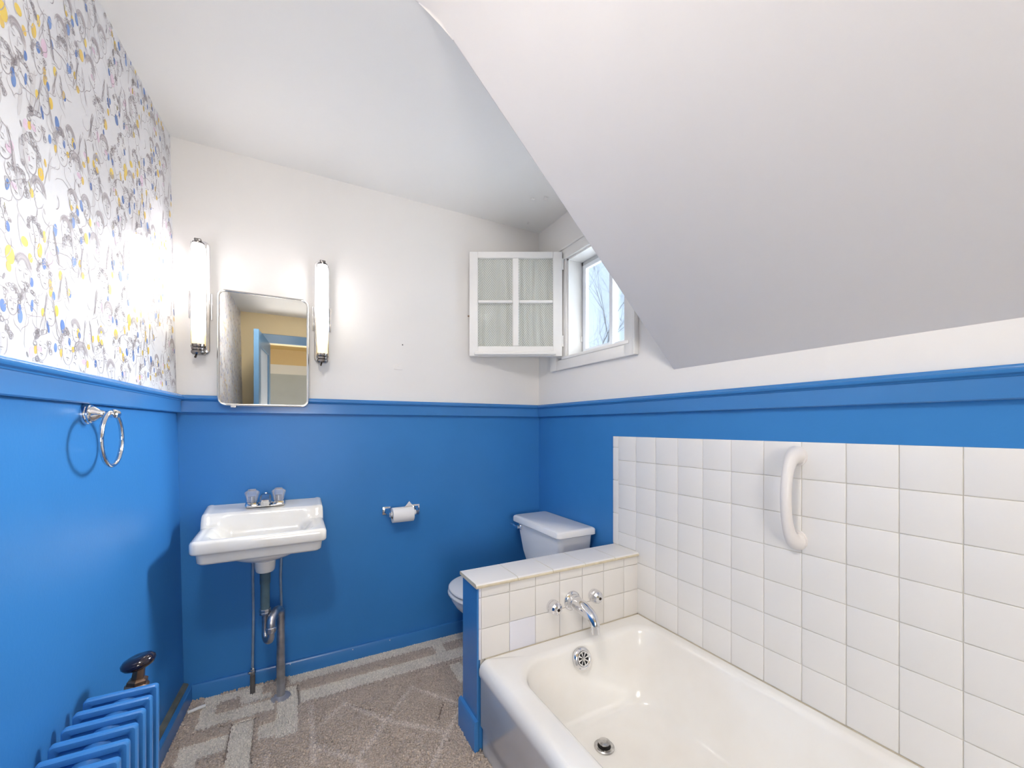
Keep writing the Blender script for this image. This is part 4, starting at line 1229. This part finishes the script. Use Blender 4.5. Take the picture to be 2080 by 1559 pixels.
# ------------------------------------------------------------------ wall sconces
def build_sconce(x, label):
    z0, z1 = 1.432, 1.902
    s = thing('wall_sconce', label, 'wall lamp', (x, 0, 1.66), 'tube wall lamps beside the mirror')
    def rr(w, za, zb, y, r): return [(px, y, pz) for px, pz in rrect(x - w, x + w, za, zb, r, 6)]
    bm = NB(); loft(bm, [rr(0.032, z0, z1, 0.0, 0.02), rr(0.032, z0, z1, -0.012, 0.02), rr(0.030, z0 + .002, z1 - .002, -0.0145, 0.018)]); obj('backplate', bm, 'sconce_metal', s)
    bm = NB(); loft(bm, [rr(0.0245, z0 + 0.008, z1 - 0.008, -0.013, 0.016), rr(0.0245, z0 + 0.008, z1 - 0.008, -0.034, 0.016), rr(0.022, z0 + 0.010, z1 - 0.010, -0.037, 0.014)]); obj('channel', bm, 'sconce_metal', s)
    for sg in (-1, 1):
        bm = NB(); loft(bm, [[(x + sg * 0.0245, -0.013, z0 + 0.012), (x + sg * 0.0245, -0.013, z1 - 0.012), (x + sg * 0.0245, -0.056, z1 - 0.022), (x + sg * 0.0245, -0.056, z0 + 0.022)],
                             [(x + sg * 0.0262, -0.013, z0 + 0.012), (x + sg * 0.0262, -0.013, z1 - 0.012), (x + sg * 0.0262, -0.056, z1 - 0.022), (x + sg * 0.0262, -0.056, z0 + 0.022)]])
        obj('side_flange', bm, 'sconce_metal', s, smooth=False)
    # glass: rounded oblong tube
    n = 24; rings = []
    for z, k in ((1.463, 0.80), (1.465, 0.95), (1.470, 1.0), (1.86, 1.0), (1.868, 0.93), (1.872, 0.78)):
        rings.append([(x + 0.0215 * k * math.copysign(abs(math.cos(2 * PI * i / n)) ** 0.85, math.cos(2 * PI * i / n)), -0.060 + 0.0225 * k * math.sin(2 * PI * i / n), z) for i in range(n)])
    bm = NB(); loft(bm, rings); obj('glass_tube', bm, 'sconce_glass', s, angle=60, label='lit white glass tube, yellowish towards the bottom')
    bm = NB()
    loft(bm, [[(px, -0.060 + py, z) for px, py in [(x + 0.0195 * k * math.cos(2 * PI * i / n), 0.0205 * k * math.sin(2 * PI * i / n)) for i in range(n)]] for z, k in ((1.868, 1.0), (1.876, 1.03), (1.879, 0.7))])
    box(bm, x - 0.012, x + 0.012, -0.075, -0.012, 1.879, 1.889, 0.003, 2)
    obj('top_cap', bm, 'sconce_dark', s)
    bm = NB()
    prof = [(0.0205, 1.470), (0.0215, 1.466), (0.0215, 1.456), (0.019, 1.452), (0.0225, 1.450), (0.0225, 1.443), (0.0195, 1.440), (0.0235, 1.438), (0.0235, 1.430), (0.018, 1.424)]
    lathe(bm, [(r, z - 1.4) for r, z in prof], (x, -0.060, 1.4), (0, 0, 1), 28)
    box(bm, x - 0.018, x + 0.018, -0.06, -0.012, 1.428, 1.440, 0.002, 1)
    obj('bottom_cap', bm, 'sconce_dark', s, angle=25)
    bm = NB(); tube(bm, [(x - 0.004, -0.066, 1.426), (x - 0.006, -0.070, 1.416), (x - 0.008, -0.072, 1.410)], [0.003, 0.0035, 0.004], 10); obj('switch_key', bm, 'dark_metal', s)
    for sg in (-1, 1):
        bm = NB(); box(bm, x + sg * 0.0375 - 0.0035, x + sg * 0.0375 + 0.0035, -0.012, 0.0, 1.578, 1.690, 0.0015, 1); obj('side_clip', bm, 'sconce_metal', s)
build_sconce(0.0735, 'lit tube wall lamp left of the mirror, by the wallpaper')
build_sconce(0.530, 'lit tube wall lamp right of the mirror')

# ------------------------------------------------------------------ towel ring
def build_ring():
    y, z = -0.712, 1.165
    xw = left_x(y, z)
    t = thing('towel_ring', 'chrome towel ring hanging on the bright blue left wall', 'towel ring', (xw, y, z))
    nrm = Vector((1, -0.06, 0.02)).normalized()
    o = Vector((xw, y, z))
    bm = NB(); lathe(bm, [(0.0265, 0), (0.0268, 0.004), (0.0255, 0.008), (0.024, 0.0095), (0.0235, 0.013), (0.021, 0.015), (0.0195, 0.019), (0.0145, 0.024), (0.0095, 0.032), (0.0075, 0.042), (0.0072, 0.050)], o, nrm, 32); obj('mount', bm, 'chrome', t, angle=25)
    c0 = o + nrm * 0.056
    bm = NB(); lathe(bm, [(0.004, -0.013), (0.0105, -0.011), (0.0115, -0.006), (0.0115, 0.006), (0.0105, 0.011), (0.004, 0.013)], c0, (0.05, 1, 0), 20); obj('knuckle', bm, 'chrome', t)
    R_ = 0.068
    cc = c0 - Vector((0, 0, R_ - 0.004))
    pts = [cc + Vector((-0.004, R_ * math.sin(a), R_ * math.cos(a))) for a in [2 * PI * i / 56 for i in range(57)]]
    bm = NB(); tube(bm, pts, 0.0052, 14, cap=False)
    bmesh.ops.remove_doubles(bm, verts=bm.verts[:], dist=1e-5)
    obj('ring', bm, 'chrome', t, angle=80)
build_ring()

# ------------------------------------------------------------------ radiator
def build_radiator():
    x0, x1 = -0.016, 0.118
    H = 0.503; yf = -0.815; P_ = 0.0510; N = 13
    r = thing('radiator', 'blue painted cast-iron radiator with flat sections under the towel ring', 'radiator', (0.05, yf - P_ * (N - 1) / 2, 0))
    def section_mesh():
        bm = NB()
        d = 0.0075
        # raised outer frame
        for (a, b, c, e) in ((x0, x1, H - 0.016, H), (x0, x1, 0.062, 0.078), (x0, x0 + 0.017, 0.078, H - 0.016), (x1 - 0.017, x1, 0.078, H - 0.016)):
            pass
        out = rrect(x0, x1, 0.062, H, 0.008, 4); inn = rrect(x0 + 0.015, x1 - 0.015, 0.082, H - 0.017, 0.006, 4)
        def rg(pts, y): return [(x, y, z) for x, z in pts]
        o2 = rrect(x0 + 0.003, x1 - 0.003, 0.065, H - 0.003, 0.006, 4); i2 = rrect(x0 + 0.012, x1 - 0.012, 0.079, H - 0.014, 0.006, 4)
        loft(bm, [rg(inn, -0.004), rg(inn, -d + 0.003), rg(i2, -d), rg(o2, -d), rg(out, -d + 0.003), rg(out, d - 0.003), rg(o2, d), rg(i2, d), rg(inn, d - 0.003), rg(inn, 0.004)], True, True)
        # hubs joining the sections, top and bottom
        for z in (H - 0.036, 0.125):
            lathe(bm, [(0.027, 0.002), (0.024, 0.006), (0.0185, 0.012), (0.0165, 0.0255), (0.0185, 0.039), (0.024, 0.045), (0.027, 0.049)], ((x0 + x1) / 2 + 0.004, 0, z), (0, -1, 0), 20, a=(1, 0, 0), b=(0, 0, 1), sx=1.0, sy=0.95)
        bmesh.ops.recalc_face_normals(bm, faces=bm.faces[:])
        me = bpy.data.meshes.new('section'); bm.to_mesh(me); bm.free()
        me.materials.append(MATS['blue_metal'])
        me.polygons.foreach_set('use_smooth', [True] * len(me.polygons)); me.set_sharp_from_angle(angle=math.radians(40))
        return me
    me = section_mesh()
    off = wloc(r)
    for k in range(N):
        o = bpy.data.objects.new('section', me); COL.objects.link(o); o.parent = r
        o.location = Vector((0, yf - P_ * k, 0)) - off
    for y in (yf, yf - P_ * (N - 1)):
        for x in (x0 + 0.018, x1 - 0.018):
            bm = NB(); lathe(bm, [(0.018, 0.0), (0.014, 0.012), (0.010, 0.04), (0.012, 0.066)], (x, y, 0), (0, 0, 1), 12); obj('foot', bm, 'blue_metal', r)
    # valve at the window end
    vx, vy = 0.056, -0.752
    ax = Vector((0.10, 0.04, 1)).normalized()
    b0 = Vector((vx, vy, 0.43))
    bm = NB()
    tube(bm, [(vx - 0.002, -0.818, 0.452), (vx, -0.79, 0.452), (vx, vy + 0.002, 0.452)], [0.020, 0.020, 0.018], 16)
    lathe(bm, [(0.018, -0.02), (0.024, -0.010), (0.0265, 0.015), (0.0265, 0.032), (0.0235, 0.040), (0.0245, 0.042), (0.0245, 0.050), (0.020, 0.054)], b0, ax, 20)
    tube(bm, [b0, Vector((vx, vy, 0.2)), Vector((vx, vy, 0.0))], 0.013, 14)
    v = obj('valve_body', bm, 'brass_aged', r)
    bm = NB(); lathe(bm, [(0.0215, 0.052), (0.0215, 0.062), (0.018, 0.065), (0.0135, 0.067), (0.0125, 0.088), (0.010, 0.10)], b0, ax, 6); obj('packing_nut', bm, 'brass_aged', v, angle=20)
    ax2 = Vector((-0.20, 0.05, 1)).normalized()
    hc = b0 + ax * 0.095
    bm = NB(); lathe(bm, [(0.006, -0.008), (0.018, -0.005), (0.030, 0.001), (0.0350, 0.009), (0.0345, 0.016), (0.028, 0.023), (0.016, 0.027), (0.006, 0.026), (0, 0.0255)], hc, ax2, 32); obj('valve_handle', bm, 'dark_knob', v, angle=60, label='glossy dark round valve handle')
build_radiator()

# ------------------------------------------------------------------ scrap on the carpet
bm = NB()
tube(bm, [(0.048, -0.107, 0.0155), (0.075, -0.098, 0.016), (0.102, -0.090, 0.0165)], [0.0062, 0.0066, 0.0062], 14)
tag(obj('chalk_stick', bm, 'white_scrap'), 'short white stick lying on the carpet in the back left corner', 'stick')

# ------------------------------------------------------------------ small leftovers on the back wall
bm = NB(); lathe(bm, [(0.0016, 0), (0.0016, 0.004), (0.0030, 0.0045), (0.0030, 0.006), (0, 0.0066)], (0.906, 0, 1.552), (0, -1, 0), 10)
tag(obj('nail', bm, 'nail_metal'), 'small dark nail in the cream wall right of the mirror', 'nail')
hk = thing('hook_plate', 'painted-over adhesive hook base on the cream wall under the nail', 'hook', (0.884, 0, 1.436))
bm = NB(); box(bm, 0.862, 0.908, -0.0028, 0.0, 1.424, 1.450, 0.0022, 2); obj('plate', bm, 'cream_wall', hk)
bm = NB(); tube(bm, [(0.886, -0.002, 1.452), (0.886, -0.005, 1.449), (0.885, -0.006, 1.440)], 0.0018, 8); obj('hook', bm, 'cream_wall', hk)

# ------------------------------------------------------------------ window
def build_window():
    w = bpy.data.objects.new('window_1', None); COL.objects.link(w); w.location = (W, -0.52, WZ0)
    struct(w, 'white framed dormer window with its inner casement swung open', 'window')
    # reveal lining
    bm = NB()
    t = 0.012
    box(bm, W - 0.004, W + 0.10, WY0 - 0.001, WY0 + t, WZ0, WZ1)
    box(bm, W - 0.004, W + 0.10, WY1 - t, WY1 + 0.001, WZ0, WZ1)
    box(bm, W - 0.004, W + 0.10, WY0, WY1, WZ1 - t, WZ1 + 0.001)
    obj('reveal_lining', bm, 'white_trim', w, smooth=False)
    bm = NB(); box(bm, W - 0.024, W + 0.10, WY0 - 0.03, WY1 + 0.03, WZ0 - 0.012, WZ0 + 0.004, 0.003, 2); obj('window_sill', bm, 'white_trim', w)
    def casing(y0, y1, z0, z1, th, nm='casing'):
        bm = NB(); box(bm, W - th, W, y0, y1, z0, z1, 0.003, 2); return obj(nm, bm, 'white_trim', w)
    casing(-0.803, WY0, 1.447, 2.101, 0.020)
    casing(-0.815, -0.803, 1.447, 2.101, 0.028, 'back_band')
    casing(-0.215, -0.151, 1.447, 2.101, 0.020)
    casing(WY1, -0.215, WZ0, 2.055, 0.014, 'hinge_stop')
    casing(WY0, -0.215, WZ1 - 0.003, 2.101, 0.020)
    casing(WY0, -0.215, 1.447, WZ0 - 0.012, 0.020, 'apron')
    casing(-0.803, -0.140, 2.101, 2.112, 0.026, 'head_cap')
    # exterior sliding unit
    fx0, fx1 = W + 0.085, W + 0.115
    bm = NB()
    box(bm, fx0, fx1, WY0, WY0 + 0.022, WZ0, WZ1); box(bm, fx0, fx1, WY1 - 0.024, WY1, WZ0, WZ1)
    box(bm, fx0, fx1, WY0, WY1, WZ1 - 0.032, WZ1); box(bm, fx0, fx1, WY0, WY1, WZ0, WZ0 + 0.022)
    obj('slider_frame', bm, 'window_metal', w, smooth=False)
    def pane(y0, y1, x):
        bm = NB(); sw = 0.024
        box(bm, x - 0.009, x + 0.009, y0, y0 + sw, WZ0 + 0.022, WZ1 - 0.032, 0.002, 1); box(bm, x - 0.009, x + 0.009, y1 - sw, y1, WZ0 + 0.022, WZ1 - 0.032, 0.002, 1)
        box(bm, x - 0.009, x + 0.009, y0 + sw, y1 - sw, WZ0 + 0.022, WZ0 + 0.046, 0.002, 1); box(bm, x - 0.009, x + 0.009, y0 + sw, y1 - sw, WZ1 - 0.054, WZ1 - 0.032, 0.002, 1)
        sh = obj('sliding_sash', bm, 'window_vinyl', w, smooth=False)
        bm = NB(); box(bm, x - 0.0015, x + 0.0015, y0 + sw - 0.004, y1 - sw + 0.004, WZ0 + 0.042, WZ1 - 0.050); obj('pane', bm, 'window_glass', sh, smooth=False)
    pane(-0.556, WY1 - 0.024, W + 0.092)
    pane(WY0 + 0.022, -0.530, W + 0.108)
    bm = NB(); box(bm, W + 0.076, W + 0.084, -0.318, -0.308, 1.60, 1.63, 0.002, 1); obj('latch', bm, 'white_trim', w)
    # inner casement, swung open: plane square to the direction (0.4755, 0.8797)
    ux = Vector((0.8797, -0.4755, 0)); nx = Vector((0.4755, 0.8797, 0))
    org = Vector((1.259, -0.043, 0)); LS = 0.507
    sash_o = Vector((1.259, -0.043, 1.515))
    def sb(bm, u0, u1, n0, n1, z0, z1, bev=0.002):
        st_ = len(bm.verts)
        box(bm, u0, u1, n0, n1, z0, z1, bev, 1)
        bm.verts.ensure_lookup_table()
        for q in bm.verts[st_:]:
            p = q.co.copy(); q.co = org + ux * p.x + nx * p.y + Vector((0, 0, p.z))
    za, zb = 1.517, 2.088
    bm = NB()
    sb(bm, 0, 0.046, 0, 0.028, za, zb); sb(bm, LS - 0.050, LS, 0, 0.028, za, zb)
    sb(bm, 0.046, LS - 0.050, 0, 0.028, zb - 0.034, zb); sb(bm, 0.046, LS - 0.050, 0, 0.028, za, za + 0.055)
    sash = obj('casement_sash', bm, 'white_trim', w, smooth=False, label='white four-pane inner casement swung open')
    bm = NB(); sb(bm, 0.236, 0.270, 0.001, 0.026, za + 0.055, zb - 0.034, 0.004); obj('muntin', bm, 'white_trim', sash, smooth=False)
    zm = 1.817
    for a, b in ((0.046, 0.236), (0.270, LS - 0.050)):
        bm = NB(); sb(bm, a, b, 0.002, 0.024, zm - 0.008, zm + 0.008, 0.004); obj('muntin', bm, 'white_trim', sash, smooth=False)
        for c, d in ((za + 0.055, zm - 0.008), (zm + 0.008, zb - 0.034)):
            bm = NB(); sb(bm, a - 0.003, b + 0.003, 0.011, 0.013, c - 0.003, d + 0.003, 0); obj('pane', bm, 'sash_glass', sash, smooth=False)
    bm = NB(); sb(bm, 0.028, LS - 0.034, -0.016, 0.0, za + 0.006, za + 0.018, 0.003); sb(bm, 0.030, LS - 0.036, -0.006, 0.0, za + 0.018, za + 0.026, 0.002)
    obj('drip_bar', bm, 'white_trim', sash, smooth=False)
    bm = NB(); sb(bm, -0.010, 0.006, 0.006, 0.016, 1.735, 1.742, 0.002); obj('catch', bm, 'brass_aged', sash, smooth=False)
    for z in (1.60, 2.02):
        bm = NB(); c = org + ux * (LS + 0.003) + nx * 0.004
        lathe(bm, [(0.005, -0.030), (0.005, 0.030)], (c.x, c.y, z), (0, 0, 1), 10); obj('hinge', bm, 'white_trim', sash)
    # lace curtain behind the glass
    bm = NB()
    uvl = bm.loops.layers.uv.new('UVMap')
    u0, u1, z0, z1 = 0.036, LS - 0.040, za + 0.040, zb - 0.022
    NU, NZ = 150, 14
    g = []
    for j in range(NZ + 1):
        z = z0 + (z1 - z0) * j / NZ; row = []
        for i in range(NU + 1):
            t = i / NU; u = u0 + (u1 - u0) * t
            amp = 0.0050
            ph = 2 * PI * (t * 11 + 0.35 * math.sin(t * 9 + 1) + 0.10 * math.sin(3 * j / NZ + 7 * t))
            nn = 0.0215 + amp * math.sin(ph) * (0.75 + 0.25 * math.cos(2.2 * j / NZ))
            row.append(bm.verts.new(org + ux * u + nx * nn + Vector((0, 0, z))))
        g.append(row)
    for j in range(NZ):
        for i in range(NU):
            f = bm.faces.new((g[j][i], g[j][i + 1], g[j + 1][i + 1], g[j + 1][i]))
            for lp, (a, b) in zip(f.loops, ((i, j), (i + 1, j), (i + 1, j + 1), (i, j + 1))):
                s_ = a / NU * (u1 - u0) * 1.5; h_ = b / NZ * (z1 - z0)
                lp[uvl].uv = (s_ / 0.0175, h_ / 0.0145)
    c = obj('lace_curtain', bm, 'lace', angle=180)
    tag(c, 'gathered white lace curtain behind the panes of the open casement', 'curtain')
build_window()

# ------------------------------------------------------------------ outside
bm = NB(); box(bm, 1.95, 60, -40, 40, -3.4, -3.2)  # unseen ground, pale so it throws daylight up through the window
struct(obj('ground', bm, 'pale_ground', smooth=False), 'unseen ground far below the window, made pale to bounce light up', 'ground')
def build_tree():
    R = random.Random(5)
    base = Vector((8.3, 6.6, -3.2))
    t = thing('bare_tree', 'leafless tree seen through the window', 'tree', base)
    bm = NB(); bm2 = NB()
    def grow(b, p, d, L, r, lev):
        pts = [p]; q = p.copy(); dd = d.copy()
        n = 4
        for i in range(n):
            dd = (dd + Vector((R.uniform(-.16, .16), R.uniform(-.16, .16), R.uniform(-.05, .10)))).normalized()
            q = q + dd * L / n; pts.append(q.copy())
        tube(b, pts, [r * (1 - 0.45 * i / n) for i in range(n + 1)], 5 if lev > 1 else 8, cap=lev == 0)
        if lev >= 6: return
        for k in range(3 if lev > 0 else 5):
            tt = R.choice((2, 3, 4)) if lev else R.choice((3, 4))
            s_ = pts[tt]
            az = R.uniform(0, 2 * PI); sp = R.uniform(.35, .75)
            a_, b_ = frame_of(dd)
            nd = (dd * math.cos(sp) + (a_ * math.cos(az) + b_ * math.sin(az)) * math.sin(sp) + Vector((0, 0, .12))).normalized()
            grow(bm2, s_, nd, L * R.uniform(.58, .78), r * 0.50, lev + 1)
    grow(bm, base, Vector((0, 0, 1)), 4.3, 0.085, 0)
    obj('trunk', bm, 'bark', t, angle=60)
    obj('branches', bm2, 'bark', t, angle=60)
build_tree()
